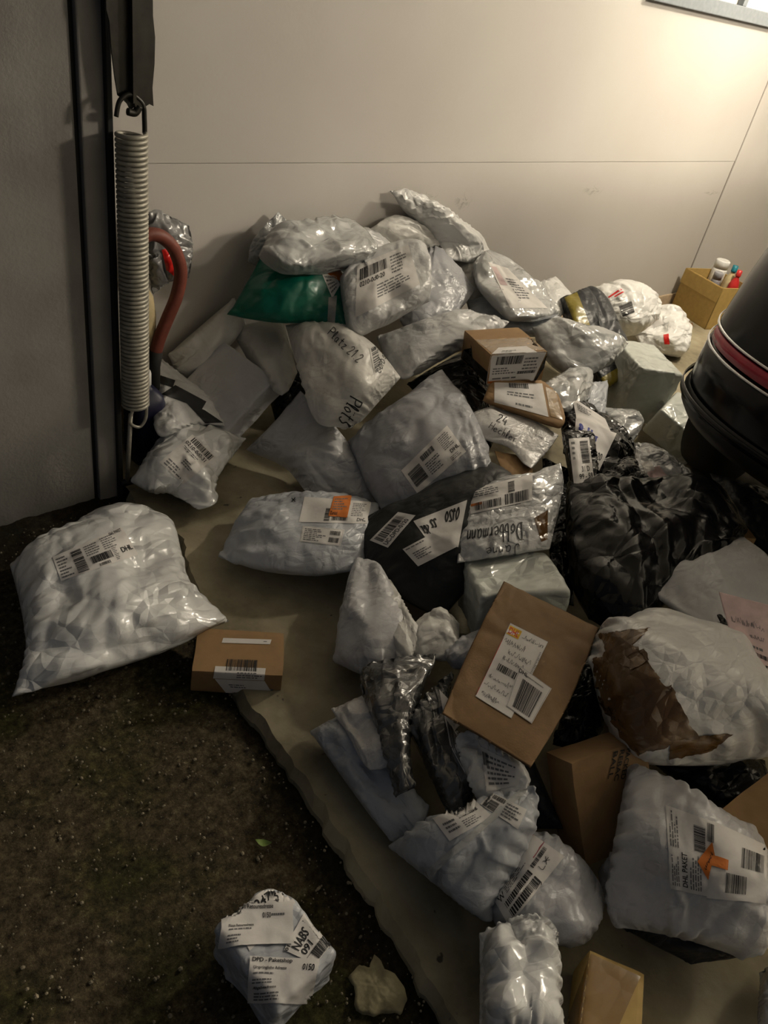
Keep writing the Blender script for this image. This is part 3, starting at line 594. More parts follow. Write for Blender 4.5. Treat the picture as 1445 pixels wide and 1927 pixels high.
# ------------------------------------------------------------------ boxes
def frame_box(p0, p1, p2, p3):
    """corner and its three neighbours (pixel x, pixel y, height): squared up"""
    a, b, c, d = [P(*q) for q in (p0, p1, p2, p3)]; e1 = b-a; l1 = np.linalg.norm(e1); e1 = e1/l1
    e2 = c-a; e2 = e2-e1*e1.dot(e2); l2 = np.linalg.norm(e2); e2 = e2/l2; e3 = np.cross(e1, e2)
    if e3.dot(d-a) < 0: e3 = -e3
    return a, e1*l1, e2*l2, e3*abs(e3.dot(d-a))
def grid_box(o, a, b, c, n=1, fn=None):
    V = []; Fc = []
    for (p, u, v) in ((o, a, b), (o+c, a, b), (o, a, c), (o+b, a, c), (o, b, c), (o+a, b, c)):
        s = len(V); V += [p+u*i/n+v*j/n for j in range(n+1) for i in range(n+1)]
        Fc += [(s+j*(n+1)+i, s+j*(n+1)+i+1, s+(j+1)*(n+1)+i+1, s+(j+1)*(n+1)+i) for j in range(n) for i in range(n)]
    V = np.array(V); key = {}; mp = []; U = []
    for p in V:
        k = tuple(np.round(p, 5))
        if k not in key: key[k] = len(U); U.append(p)
        mp.append(key[k])
    U = np.array(U); Fc = [tuple(mp[i] for i in f) for f in Fc]; cen = U.mean(0); out = []
    for f in Fc:
        nn = np.cross(U[f[1]]-U[f[0]], U[f[2]]-U[f[0]]); out.append(f if nn.dot(U[list(f)].mean(0)-cen) > 0 else f[::-1])
    return (fn(U) if fn else U), out
def carton(key, p0, p1, p2, p3, mat, lab, name='cardboard_box', cat='box', wear=0.002):
    o, a, b, c = frame_box(p0, p1, p2, p3)
    n = 9
    def fn(U):
        cen = U.mean(0); W = np.linalg.norm(U-cen, axis=1).max(); e = [x/np.linalg.norm(x) for x in (a, b, c)]; L = [np.linalg.norm(x)/2 for x in (a, b, c)]
        r = 0.004; loc = np.stack([(U-cen).dot(q) for q in e], 1); inn = np.clip(loc, -np.array(L)+r, np.array(L)-r); dd = loc-inn; ln = np.linalg.norm(dd, axis=1, keepdims=True)+1e-9
        loc = inn+dd/ln*np.minimum(ln, r); q = cen+sum(loc[:, i:i+1]*e[i] for i in range(3))
        return q+wear*np.array([noise.noise_vector(Vector(x*14)) for x in q])
    v, f = grid_box(o, a, b, c, n, fn); ob = mesh_obj(name, v, f, mat, smooth=False); tag(ob, lab, cat); OBJ[key] = ob; o_bvh[key] = (v, np.array(f)); return ob
def wrapped(key, p0, p1, p2, p3, mat, lab, name='wrapped_box', amp=0.006, r=0.012):
    o, a, b, c = frame_box(p0, p1, p2, p3); sd = len(OBJ)*3.7
    def fn(U):
        cen = U.mean(0); e = [x/np.linalg.norm(x) for x in (a, b, c)]; L = np.array([np.linalg.norm(x)/2 for x in (a, b, c)])
        loc = np.stack([(U-cen).dot(q) for q in e], 1); inn = np.clip(loc, -L+r, L-r); dd = loc-inn; ln = np.linalg.norm(dd, axis=1, keepdims=True)+1e-9
        loc = inn+dd/ln*np.minimum(ln, r); q = cen+sum(loc[:, i:i+1]*e[i] for i in range(3)); nn = (q-cen)/L.mean()
        k = []
        for x in q:
            w = noise.noise_vector(Vector(x*5+np.array([sd, 0, 0])))*0.5; y = Vector(x)*11+w*1.3+Vector((sd, 0, 0))
            k.append(abs(noise.noise(y))*1.4-0.3+0.45*abs(noise.noise(y*2.3)))
        return q-nn*amp*np.array(k)[:, None]
    v, f = grid_box(o, a, b, c, 44, fn); ob = mesh_obj(name, v, f, mat); tag(ob, lab, 'parcel'); OBJ[key] = ob; o_bvh[key] = (v, np.array(f)); return ob

# ------------------------------------------------------------------ the heap: bags and mailers
PM = 'poly_mailer'; GH = 'parcels in the heap'
def pm(key, outline, t, mat, lab, dz=0.0, name=PM, **k): pouch(key, name, outline, t, mat, lab, dz, group=k.pop('group', GH if name == PM and not key.startswith('b1') else None), **k)
# back row against the white wall
pm('a1', '466,492* 478,450 524,398* 548,428 556,470* 505,512*', .06, 'foil_film', 'crumpled silver bag sticking up behind the shiny pouch on the green mailer', -.02, slack=1.12, rough=2)
pm('a6', '694,432* 742,405 790,418* 850,470* 800,480 755,492*', .09, 'warm_film', 'plain dull grey pouch tucked under the topmost leaning mailer', -.03)
pm('a5', '612,435* 690,428 750,468* 745,500 690,510* 640,480*', .09, 'palegrey_film', 'pale grey glossy pouch between green mailer and wall', -.03, slack=1.04)
pm('a7', '735,358* 768,360 802,370* 862,415 906,452 930,488* 890,495 846,488* 826,458 790,424 758,392', .13, 'white_film', 'long white mailer leaning on the wall at the very top of the heap', .03, slack=1.05, rough=1.8)
pm('a11', '846,492* 905,478* 935,565* 890,600*', .08, 'warm_film', 'beige grey pouch squeezed behind the bubble wrapped packet with red print', -.05, face=0.3)
pm('a8', '796,470* 832,468 896,545* 850,600 792,640* 768,625 752,602* 780,540', .10, 'mauve_film', 'smooth blue grey mailer behind the white parcel with the folded paper label', .0, slack=1.03, face=0.2)
pm('a12', '880,565* 940,560 1064,600* 1066,630 960,632* 890,625*', .08, 'bluegrey_film', 'light blue grey mailer under the bubble wrapped packet with red print', -.035, face=0.5)
pm('a10', '890,498* 915,481 965,503* 1010,545 1053,592* 1010,602 960,602* 925,568 898,535', .10, 'silver_film', 'bubble wrapped silver packet with faded red print on its label', .06, p=5, q=.5, rough=1.6, face=0.2)
pm('a13', '1003,536* 1045,519* 1084,562* 1050,602*', .06, 'white_film', 'small pale mailer with pointed corner by the wall left of the yellow taped parcel', -.01, face=0.4)
pm('a2', '486,480* 510,436* 560,431 640,427 694,450* 703,482 640,505* 580,509 530,505', .15, 'silver_film', 'shiny silver pouch lying across the top of the green mailer', .08, p=4, q=.5, rough=1.4, slack=1.03)
pm('a3', '490,484* 560,495 651,506* 656,560 652,625* 600,608 520,608 427,593*.04 452,555', .12, 'green_film', 'dark green plastic mailer with clear tape band', .035, p=2.6, q=.72)
pm('a4', '639,522* 700,478 794,455* 803,500 809,566* 740,602 680,632 652,628* 643,570', .16, 'palegrey_film', 'white bag with large paper label folded over it beside the green mailer', .06, p=4.5, q=.5, rough=1.5, face=0.35)
pm('a9', '709,632* 780,608 862,580* 930,596 958,607* 920,640 860,662 792,702* 752,712 728,680', .12, 'palegrey_film', 'pale folded mailer with small black dot below the blue grey mailer', .01, slack=1.05, rough=1.5, face=0.3)
# left of the heap
pm('a55', '316,668* 380,612 441,560* 465,613* 400,680 341,722*', .11, 'warm_film', 'long plain white mailer leaning on the wall left of the green one', .0, p=3)
pm('a56', '430,615* 530,598* 560,700* 530,745 480,700*', .09, 'warm_film', 'soft cream grey pouch directly under the green mailer', -.04)
pm('a57', '286,692* 302,674* 350,712 398,752 424,802* 375,800 325,818* 294,816 288,750', .10, 'palegrey_film', 'white bag with bold black stripes in the corner behind the spring', .06, slack=1.03, rough=2)
pm('a58', '246,907* 300,825 338,792* 406,806 464,824* 412,895 404,942 368,956* 322,930 280,926', .15, 'shiny_white_film', 'crumpled white bag with address label at the foot of the spring', .015, slack=1.08, rough=2)
pm('a53', '462,846* 520,788 565,735* 650,825 720,952* 690,948 575,926* 535,880', .12, 'grey_film', 'smooth grey mailer lying under the bag with handwriting down its seam', -.02, p=2.2, q=.85)
pm('a52', '537,612* 590,604 650,610* 706,652 754,710* 705,765 660,806* 628,802 594,785 562,700', .16, 'warm_film', 'plump white bag with handwriting beside the black barcode, below the green mailer', .045, p=2.6, slack=1.03, rough=1.3)
pm('a51', '653,832* 710,780 832,698* 876,750 918,835* 908,930 722,968* 690,915', .17, 'mauve_film', 'big rumpled grey mailer with folded flap and shipping label in mid heap', .015, slack=1.06, rough=1.8)
pm('a59', '411,1050* 438,990 472,938* 560,927 650,930 714,948* 708,1000 684,1066* 600,1083 500,1076', .15, 'bluegrey_film', 'blue grey mailer with orange sticker lying alone on the floor slab', .02, slack=1.05, rough=1.5)
pm('a47', '658,988* 760,940 908,862* 960,888 1005,960* 905,1080 830,1164* 760,1130 702,1086', .15, 'charcoal_film', 'matt charcoal mailer with two white barcode stickers', .0, slack=1.03, rough=1.2, face=0.2)
# behind and right of the heap
pm('black_back', '765,722* 905,640* 935,820* 900,865 840,800*', .12, 'black_film', 'black bag in the gap beneath the taped brown carton', -.07, slack=1.05)  # real black bag, left end stretched to black out the shaded gap
pm('a14', '1053,562* 1112,544* 1150,600 1188,700* 1136,738* 1085,650', .13, 'darkgrey_film', 'dark grey parcel bound with yellow tape', -.01, p=5, q=.5, face=0.55)
pm('a15a', '1096,556* 1150,534 1198,538* 1238,566 1240,600* 1200,628 1140,632* 1112,590', .24, 'carrier_film', 'bulging white carrier bag with red stripes against the wall', .01, slack=1.06, rough=2, face=0.7)
pm('a15b', '1183,597* 1235,578* 1284,600 1293,640* 1282,670 1205,655* ', .20, 'carrier_film', 'white carrier bag with a small red mark nearest the open carton', -.07, slack=1.06, rough=2, face=0.5)
pm('a16', '1001,616* 1040,604 1078,607* 1130,628 1183,645* 1150,685 1086,716* 1040,690 1015,655', .17, 'silver_film', 'silver grey pouch with pinched corner right of the taped carton', .06, p=3, rough=1.2, face=0.6)
pm('a18a', '1020,724* 1074,691* 1112,700 1110,748* 1070,778 1028,755*', .09, 'silver_film', 'small crinkled silver bag under the pinched silver pouch', .02, rough=1.6)
pm('a18b', '1108,722* 1143,715* 1137,792* 1105,775*', .03, 'bluegrey_film', 'slim smooth blue grey packet standing upright beside small silver bags', .01)
pm('a18c', '1138,765* 1192,772* 1207,802 1182,842* 1150,852*', .09, 'silver_film', 'small silver bag at the foot of the upright white wrapped box', .01, rough=1.5, face=0.4)
pm('a22', '877,782* 925,763* 1000,790 1052,818* 1030,850 1000,882* 985,872 955,842 905,822', .06, 'pale_bubble', 'white bubble mailer with handwriting under the small kraft packet', .0, p=3, rough=.8)
pm('a21', '921,722* 1000,716 1047,735* 1062,790 1053,807* 980,780 908,754*', .05, 'card', 'small kraft packet wrapped in tape with white label beneath the taped carton', .035, p=6, q=.5, rough=.6, lump=.04)
pm('a23', '1053,748* 1075,734 1150,794 1194,838* 1190,872 1150,908* 1105,900 1062,850*', .11, 'black_film', 'glossy black bag with long paper label and blue pen writing', .0, p=3.2, slack=1.05, rough=2, face=0.35)
pm('a25b', '1172,848* 1205,835 1265,862* 1308,902* 1290,925 1205,922*', .09, 'clear_wrap', 'crinkled clear wrapped packet with pink print above the big black bag', .01, slack=1.08, rough=2, face=0.3)
pm('a25a', '1120,908* 1160,870 1192,861* 1218,908* 1170,925*', .07, 'black_film', 'scrunched end of glossy black film beside the clear wrapped packet', .03, slack=1.15, rough=2.4, face=0.4)
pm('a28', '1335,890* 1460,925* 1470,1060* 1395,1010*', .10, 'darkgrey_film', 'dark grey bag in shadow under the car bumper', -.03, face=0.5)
pm('a26', '1066,905* 1180,914 1302,908* 1350,950 1398,1010 1335,1065* 1260,1130 1187,1190 1108,1165* 1078,1100 1064,1000', .22, 'sack_film', 'big shiny black sack right of centre of the heap', .0, p=3.2, q=.5, slack=1.05, rough=1.8, face=0.3)
pm('a24', '1057,812* 1114,818* 1126,916* 1078,924*', .06, 'black_film', 'narrow black packet with tall white number label', .055, p=5, q=.5, face=0.4)
pm('a48', '878,920* 920,905 998,890 1056,868* 1060,920 1034,1034* 950,1047 860,1058* 868,990', .10, 'clear_wrap', 'clear and white bag with bold upside down handwriting', .045, slack=1.04, rough=1.5)
pm('a29', '1162,1078* 1240,1040 1335,983* 1395,1010 1470,1075* 1480,1180 1440,1232* 1330,1185 1225,1118', .13, 'grey_film', 'large pale grey mailer with pointed left corner beside the black sack', .03, p=2.2, slack=1.03, face=0.2)
pm('a31', '1270,1140* 1350,1130* 1400,1215* 1325,1222*', .08, 'black_film', 'thin dark film bag under the pointed grey mailer', .0, slack=1.05)
pm('a30', '1352,1114* 1455,1140* 1470,1295* 1391,1253*', .008, 'rose_paper', 'pinkish paper envelope with printed corner lying at the right edge', .15, name='paper_envelope', cat='envelope', rough=.4, lump=.02)
pm('a32', '1110,1240* 1125,1190 1180,1177 1252,1182* 1330,1215 1470,1290* 1490,1400 1400,1428 1268,1438* 1190,1420 1140,1345', .34, 'white_film', 'plump white bag patched with brown tape', .02, p=2.2, q=.72, rough=1.3, slack=1.02)
# front centre
pm('a45', '668,1060* 705,1058* 740,1110 802,1246* 740,1266 700,1276 628,1246* 640,1160', .15, 'grey_film', 'grey mailer with folded square end below the charcoal one', -.01, p=3)
pm('a46b', '776,1172* 830,1148 864,1178* 864,1226 852,1242* 760,1244*', .08, 'warm_film', 'crinkled beige pouch beneath the charcoal mailer', .0, rough=1.5)
pm('a46a', '687,1098* 736,1097* 772,1160 790,1185* 775,1240 748,1244* 718,1165', .07, 'warm_film', 'narrow pale pouch with square tip lying over the folded grey mailer', .025, p=4, q=.5)
pm('a50', '832,1234* 905,1180* 905,1255* 852,1258*', .07, 'mauve_film', 'small lilac grey corner of a mailer beneath the big brown envelope', -.0)
pm('a39', '583,1376* 640,1344* 722,1420 808,1520* 790,1562 738,1584* 700,1540 638,1455', .10, 'bluegrey_film', 'long blue grey mailer along the slab edge', -.005, p=3)
pm('a40', '623,1334* 690,1306* 770,1425* 700,1450 665,1405*', .05, 'pale_bubble', 'pale zip bag with ribbed rim lying on the long blue grey mailer', .03)
pm('a42', '762,1366* 800,1310 852,1258* 850,1340 882,1440 889,1500* 862,1538 842,1532* 800,1440', .11, 'dark_silver_film', 'crumpled black and silver bag left of the brown envelope', .0, slack=1.1, rough=2.2)
pm('a41', '676,1290* 700,1245 820,1226* 785,1330 772,1400 780,1480* 744,1500* 712,1390', .10, 'dark_silver_film', 'torn looking glossy black bag with pointed tail over the zip bag', .05, slack=1.08, rough=2)
pm('a43', '858,1388* 900,1378 986,1440* 992,1482 905,1514* 878,1440*', .10, 'white_film', 'white wrapped packet with printed side below the brown envelope', .01, p=4, q=.5)
pm('a38a', '730,1592* 800,1545 858,1538* 920,1500 1006,1478* 1008,1560 940,1690 925,1734* 885,1718 800,1650', .17, 'bluegrey_film', 'blue grey mailer bound with tape and carrying two paper slips', .01, slack=1.07, rough=2)
pm('a38b', '980,1572* 1040,1572 1128,1660* 1138,1700 1112,1768 1074,1783* 1000,1770 935,1742* 925,1695', .12, 'mauve_film', 'lilac grey mailer with large barcode label', .0, slack=1.05, rough=1.5)
pm('a33', '948,1093* 1126,1182* 1072,1320 998,1445* 930,1402 831,1344* 880,1228', .022, 'kraft_paper', 'large brown paper envelope with white shipping label', .05, name='padded_envelope', cat='envelope', p=3, rough=.5, lump=.25)
pm('a35b', '1125,1640* 1160,1590* 1180,1700* 1135,1700*', .06, 'bluegrey_film', 'blue grey pouch peeping out left of the mailer with the orange arrow', -.06)
pm('a35', '1184,1431* 1260,1463 1330,1510 1420,1558* 1460,1640 1446,1780 1395,1803* 1300,1772 1210,1752 1160,1745* 1140,1690 1155,1580', .20, 'grey_film', 'grey mailer with cut orange return sticker at lower right', .02, slack=1.05, rough=1.6)
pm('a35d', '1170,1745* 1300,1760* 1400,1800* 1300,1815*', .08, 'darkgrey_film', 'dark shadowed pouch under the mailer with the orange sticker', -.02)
pm('a36', '902,1758* 975,1738 1042,1762* 1062,1945* 980,1960 902,1945*', .16, 'shiny_white_film', 'crinkled white bag at the bottom edge beside the taped carton', .02, slack=1.06, rough=1.8)
pm('a36b', '955,1732* 1000,1722 1048,1745* 1052,1775* 985,1780 955,1770*', .05, 'clear_wrap', 'rolled open lip of a clear bag under the barcode label', .06, slack=1.1, rough=1.6)
pm('edge_clear', '1432,1830* 1480,1790* 1500,1950* 1425,1935*', .10, 'clear_wrap', 'clear wrapped packet cut off at the lower right edge', .0, z0=.06, slack=1.06, rough=1.8)
pm('dark_filler', '1110,1180* 1180,1190* 1120,1420* 1040,1400*', .12, 'black_film', 'added black filler for the shaded gap between brown envelope and plump white bag', .0, z0=.10)  # added pouch, coloured black to stand for the shade between the parcels
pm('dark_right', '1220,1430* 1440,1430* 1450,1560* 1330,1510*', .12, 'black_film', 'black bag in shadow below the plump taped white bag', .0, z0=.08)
pm('plastic_bag', '268,405* 300,398 356,426* 362,470 356,524* 320,532 290,555* 272,480', .08, 'grey_bag_film', 'crumpled grey plastic bag with red print hung behind the spring', Yp=2.275, name='plastic_bag', cat='bag', slack=1.2, rough=3, up=.7)
# outside on the dark ground
pm('b1', '18,1062* 100,1010 200,968 266,957* 322,985 345,1050 362,1100 432,1166* 398,1182 330,1216 200,1262 22,1310* 48,1230 40,1150', .20, 'shiny_white_film', 'large shiny white parcel lying outside on the dark ground', .0, z0=.055, p=3.2, q=.72, slack=1.05, rough=1.7, lump=.15)
pm('slip', '930,848* 1000,862* 1004,905* 950,900*', .012, 'card', 'bent cardboard slip peeping out under the white bubble mailer', -.02, name='cardboard_slip', cat='cardboard', lump=.02, rough=.4)
pm('fill_a', '490,690* 585,690* 610,800* 520,800*', .08, 'black_film', 'added black filler for the shaded gap between the book mailer and the plump bag with handwriting', -.13)  # added under-layer, black so the gap looks as dark as its shade
pm('fill_b', '1020,860* 1070,880* 1080,1140* 1040,1130*', .03, 'black_film', 'added black filler for the shaded gap left of the big black sack', -.09)  # added thin pouch, black in place of the shade beside the sack
pm('fill_c', '860,1330* 1000,1420* 1060,1560* 960,1560*', .07, 'darkgrey_film', 'added dark filler for the shade beneath the lower corner of the brown envelope', -.09)  # added pouch, its dark colour imitates the shade under the envelope
build_pouches()

# ------------------------------------------------------------------ cartons and boxed parcels
carton('a20', (924,668,.50), (1031,661,.519), (874,621,.486), (915,724,.388), 'card', 'brown carton with black tape on the crest of the heap')
carton('b2', (533,1272,.058), (360,1263,.058), (548,1191,.062), (533,1312,-.02), 'card', 'small brown carton lying on the slab edge by the big shiny parcel')
carton('a34', (1075,1437,.24), (1026,1415,.181), (1215,1390,.25), (1102,1632,.062), 'card', 'upright cardboard carton with printed lettering at lower right')
carton('a37', (1108,1786,.10), (1214,1832,.10), (1055,1945,.10), (1100,1850,.005), 'card_light', 'yellowish taped carton at the bottom edge')
carton('a27', (1345,912,.17), (1424,1014,.17), (1296,922,.17), (1345,915,.11), 'card', 'flat cardboard box with black tape mark behind the black sack')
carton('edge_brown', (1345,1530,.17), (1460,1440,.20), (1440,1610,.17), (1350,1560,.05), 'card', 'dim brown carton cut off at the right edge below the white bag', wear=.006)
wrapped('b3', (640,1790,.10), (520,1648,.10), (522,1905,.10), (630,1825,-.022), 'bluegrey_film', 'small squarish parcel plastered with paper labels at bottom left', amp=.010, r=.014)
wrapped('a54', (519,713,.29), (419,640,.33), (440,834,.12), (551,722,.24), 'grey_film', 'flat squarish grey mailer holding a book leaning beside the striped bag', name='book_mailer', amp=.003, r=.008)
wrapped('a17', (1208,692,.31), (1290,706,.29), (1181,639,.31), (1206,797,.03), 'green_grey_film', 'upright white wrapped box near the car')
wrapped('a19', (1243,770,.20), (1327,841,.122), (1278,735,.225), (1203,808,.068), 'green_grey_film', 'oblong pale wrapped box lying by the car bumper', amp=.003)
wrapped('a49', (905,1122,.25), (1077,1109,.279), (868,1045,.225), (893,1215,.086), 'green_grey_film', 'pale green tinted wrapped box behind the brown envelope')
for k in ('a3', 'a20'): pass

# ------------------------------------------------------------------ labels, tape, writing
label('a3', '604,512 632,520 640,536 625,562', [('l', .1, .1, .9, .9, 5)])
label('a3', '600,506 640,510 652,524 640,530', [], 'orange_paper', 'sticker')
label('a3', '618,560 634,556 630,612 616,612', [], 'clear_tape', 'tape_band', res=12)
label('a4', '672,500 768,460 790,535 668,598', [('b', .06, .10, .55, .32), ('t', .06, .36, .5, .46, '0210-0d0-20'), ('l', .62, .08, .95, .5, 6), ('l', .35, .55, .9, .85, 5)], res=30)
label('a10', '918,493 955,505 1030,580 960,580', [('r', .05, .08, .3, .5, 'pink_paper'), ('l', .4, .3, .95, .8, 8)], 'paper')
label('a52', '694,655 720,642 728,690 705,708', [('bv', .1, .05, .55, .95)], 'warm_film', 'label')
write('a52', '700,700 722,645 738,662 718,712', [('t', .1, .25, .9, .75, 'C-DPD-0120')])
write('a52', '625,610 690,672 672,690 610,630', [('h', .05, .1, .95, .8, 'Platz 21.2', 0.055)])
write('a52', '690,757 665,820 628,790 655,740', [('h', .05, .2, .9, .85, 'Plöt3', 0.039)])
label('a51', '755,886 841,801 877,850 786,930', [('bv', .05, .25, .30, .8), ('b', .36, .12, .62, .30), ('l', .36, .4, .68, .85, 6), ('l', .74, .08, .97, .55, 8), ('t', .80, .62, .97, .74, 'DHL'), ('l', .74, .8, .97, .95, 3)], res=30)
label('a59', '573,935 698,945 690,986 562,983', [('bv', .36, .4, .44, .95), ('b', .47, .72, .7, .9), ('l', .74, .1, .95, .7, 8), ('t', .84, .76, .97, .9, 'DHL')], res=26)
label('a59', '628,935 662,933 653,975 618,972', [('l', .1, .1, .9, .7, 5), ('t', .05, .75, .45, .93, 'Zurück')], 'orange_paper', 'sticker', off=.0024)
label('a59', '570,990 648,997 640,1028 564,1019', [('l', .06, .12, .6, .9, 7), ('b', .68, .15, .92, .4), ('b', .68, .55, .92, .85), ('f', .02, .04, .98, .96)])
write('a59', '548,936 558,936 558,946 548,946', [('h', .1, .1, .9, .9, 'x', 0.110)], 8)
label('a47', '696,1017 749,964 782,970 730,1031', [('b', .08, .12, .88, .58), ('t', .05, .64, .85, .88, 'UC-DPD-0120')], desc='white barcode sticker')
label('a47', '879,941 778,981 800,1012 862,1030', [('h', .12, .1, .4, .4, '0120', 0.028), ('h', .6, .2, .72, .5, '22', 0.033), ('h', .78, .35, .95, .75, 'ser', 0.033)])
label('a47', '758,1034 814,1004 862,1028 787,1066', [('l', .05, .06, .95, .16, 1), ('l', .12, .35, .6, .75, 4)], off=.0022)
label('a48', '1000,942 1002,893 881,922 886,968', [], 'paper')
label('a48', '881,922 1001,893 1001,942 886,968', [('l', .05, .08, .5, .4, 4), ('b', .08, .62, .5, .92), ('b', .56, .55, .95, .95), ('bv', .62, .1, .72, .5), ('r', .02, .62, .2, .72, 'orange_paper')], off=.002)
write('a48', '992,1028 870,1045 876,992 988,975', [('h', .05, .25, .95, .85, 'Dobbermann', 0.033)], 30)
write('a48', '980,1052 905,1058 908,1030 980,1020', [('h', .05, .2, .9, .9, 'Janne', 0.044)])
label('a48', '1005,975 1030,960 1030,1015 1018,1020', [], 'brown_tape', 'tape')
label('a58', '362,818 405,860 378,884 338,838', [('b', .12, .05, .95, .38), ('t', .05, .45, .9, .66, '0210-0d0-31'), ('l', .1, .75, .8, .95, 2)], res=26)
label('a58', '338,838 378,884 345,912 300,870', [('l', .45, .15, .9, .45, 3), ('l', .1, .6, .9, .95, 3)], off=.0014)
label('a57', '294,704 330,716 325,730 290,718', [], 'ink', 'stripe', desc='black stripe')
label('a57', '304,742 330,725 388,756 380,770', [], 'ink', 'stripe', desc='black stripe')
label('a57', '350,758 385,772 420,796 385,796', [], 'ink', 'stripe', desc='black stripe')
label('a15a', '1138,560 1165,540 1185,548 1150,566', [('r', .1, .2, .9, .45, 'red_ink'), ('r', .3, .6, .8, .8, 'red_ink')], 'white_film', 'print_panel')
write('a15a', '1160,575 1190,562 1198,590 1170,600', [('bv', .1, .1, .9, .9)])
label('a15b', '1248,630 1258,628 1260,648 1250,648', [], 'red_film', 'print_mark')
label('a15b', '1190,602 1235,585 1250,610 1200,625', [], 'paper', 'label')
label('a14', '1062,560 1086,550 1110,612 1085,618', [], 'yellow_tape', 'tape_band')
label('a14', '1130,712 1165,690 1180,712 1145,738', [], 'yellow_tape', 'tape_band')
label('a20', '924,668 1029,661 1003,716 915,723', [('b', .12, .08, .6, .36), ('l', .08, .45, .55, .7, 3), ('l', .65, .15, .95, .6, 4), ('b', .58, .62, .95, .72), ('l', .1, .78, .95, .88, 1), ('r', .03, .90, .3, .98, 'orange_paper')])
label('a20', '938,655 990,652 1010,663 925,667', [('l', .2, .5, .6, .9, 2)], off=.002)
label('a20', '895,640 1010,634 1030,658 925,664', [], 'gold_tape', 'tape', off=.0006)
label('a20', '862,648 918,700 915,724 852,676', [], 'black_tape', 'tape', off=.0008)
label('a20', '1028,668 1030,680 1008,716 1004,716', [], 'black_tape', 'tape', off=.0025)
label('a21', '930,720 1020,722 1032,785 930,757', [('b', .3, .02, .7, .2), ('l', .25, .35, .9, .55, 2), ('l', .4, .75, .9, .9, 1)])
label('a21', '1026,728 1046,737 1058,790 1036,784', [], 'gold_tape', 'tape')
write('a22', '938,776 965,788 960,808 930,792', [('h', .1, .1, .7, .9, '24', 0.050)], 12)
write('a22', '925,792 978,818 970,838 915,806', [('h', .05, .1, .95, .85, 'Hechler', 0.050)])
label('a23', '1077,748 1138,788 1150,815 1085,792', [('l', .1, .15, .6, .5, 4)], 'paper')
label('a23', '1083,788 1160,816 1124,892 1080,868', [('h', .12, .1, .6, .35, 'Richter', 0.033, 'blue_ink'), ('t', .6, .55, .9, .72, '0120'), ('b', .6, .78, .9, .95)])
label('a24', '1070,826 1108,823 1118,906 1080,911', [('bv', .5, .08, .9, .58), ('t', .45, .64, .85, .76, '31 D'), ('t', .3, .8, .97, .92, '99 - 59'), ('l', .1, .05, .3, .5, 4)])
label('a25b', '1216,885 1240,876 1262,905 1225,910', [], 'pink_paper', 'label')
label('a25b', '1206,872 1222,866 1232,884 1214,890', [('f', .2, .2, .8, .8)], 'paper', 'label', off=.002)
label('a30', '1356,1122 1450,1145 1462,1284 1392,1248', [('s', .1, .25, .8, .38), ('s', .45, .45, .8, .52), ('l', .2, .6, .9, .68, 1), ('b', .2, .71, .8, .77), ('t', .72, .84, .9, .95, 'R'), ('l', .2, .9, .5, .97, 2)], 'rose_paper', 'address_panel', off=.0008)
label('a33', '960,1173 1031,1209 962,1353 894,1311', [('r', .02, .03, .34, .14, 'yellow_print'), ('t', .05, .045, .31, .125, 'DHL', 'red_ink'), ('s', .40, .05, .95, .11), ('s', .05, .17, .6, .26), ('s', .25, .29, .85, .36), ('s', .2, .38, .8, .45), ('bv', .12, .50, .24, .50), ('b', .18, .50, .75, .585), ('s', .08, .64, .75, .72), ('s', .05, .76, .7, .83), ('s', .1, .88, .6, .96), ('l', .93, .15, .99, .5, 20), ('r', .0, .2, .012, .98, 'red_ink'), ('f', .0, .0, 1, .999)], res=30, off=.0016, desc='white shipping label')
label('a33', '978,1254 1037,1297 1000,1363 952,1330', [('bv', .2, .1, .8, .12), ('b', .2, .22, .85, .92), ('t', .02, .05, .3, .14, 'DHL'), ('f', .02, .01, .98, .99)], res=20, off=.0026, desc='white barcode label')
label('a32', '1127,1192 1224,1181 1206,1201 1150,1246', [], 'brown_tape', 'tape_patch', ragged=.006)
label('a32', '1113,1240 1188,1206 1262,1300 1132,1345', [], 'brown_tape', 'tape_patch', ragged=.008)
label('a32', '1158,1246 1212,1222 1222,1244 1190,1262', [], 'brown_tape', 'tape_patch', ragged=.004, off=.0024)
label('a32', '1128,1322 1262,1288 1312,1388 1196,1420', [], 'brown_tape', 'tape_patch', ragged=.008, off=.0030)
label('a32', '1262,1388 1378,1380 1340,1412 1258,1430', [], 'brown_tape', 'tape_patch', ragged=.003, off=.0022)
label('a35', '1262,1672 1252,1515 1345,1548 1345,1690', [('t', .06, .28, .48, .40, 'DHL PAKET'), ('l', .52, .04, .96, .24, 4), ('l', .05, .05, .45, .22, 4), ('b', .55, .56, .88, .80), ('l', .05, .45, .5, .72, 5), ('bv', .72, .84, .96, .98)], res=28)
label('a35', '1340,1545 1442,1592 1440,1700 1330,1690', [('b', .55, .2, .95, .5), ('b', .3, .62, .65, .9)], res=24, off=.0018)
label('a35', '1312,1622 1340,1585 1345,1612 1332,1655', [('h', .15, .4, .9, .7, 'Zuruck', 0.044)], 'orange_paper', 'sticker', off=.0035, desc='orange sticker cut to an arrow')
label('a35', '1338,1608 1370,1620 1368,1638 1338,1630', [], 'orange_paper', 'sticker', off=.0034)
label('a38a', '814,1540 894,1507 926,1536 846,1583', [('b', .45, .1, .9, .45), ('l', .1, .3, .4, .8, 3), ('l', .45, .55, .9, .9, 4)], desc='white paper slip')
label('a38a', '925,1492 991,1524 974,1560 903,1514', [('bv', .05, .4, .35, .95), ('b', .1, .05, .45, .3), ('l', .5, .1, .95, .9, 5)])
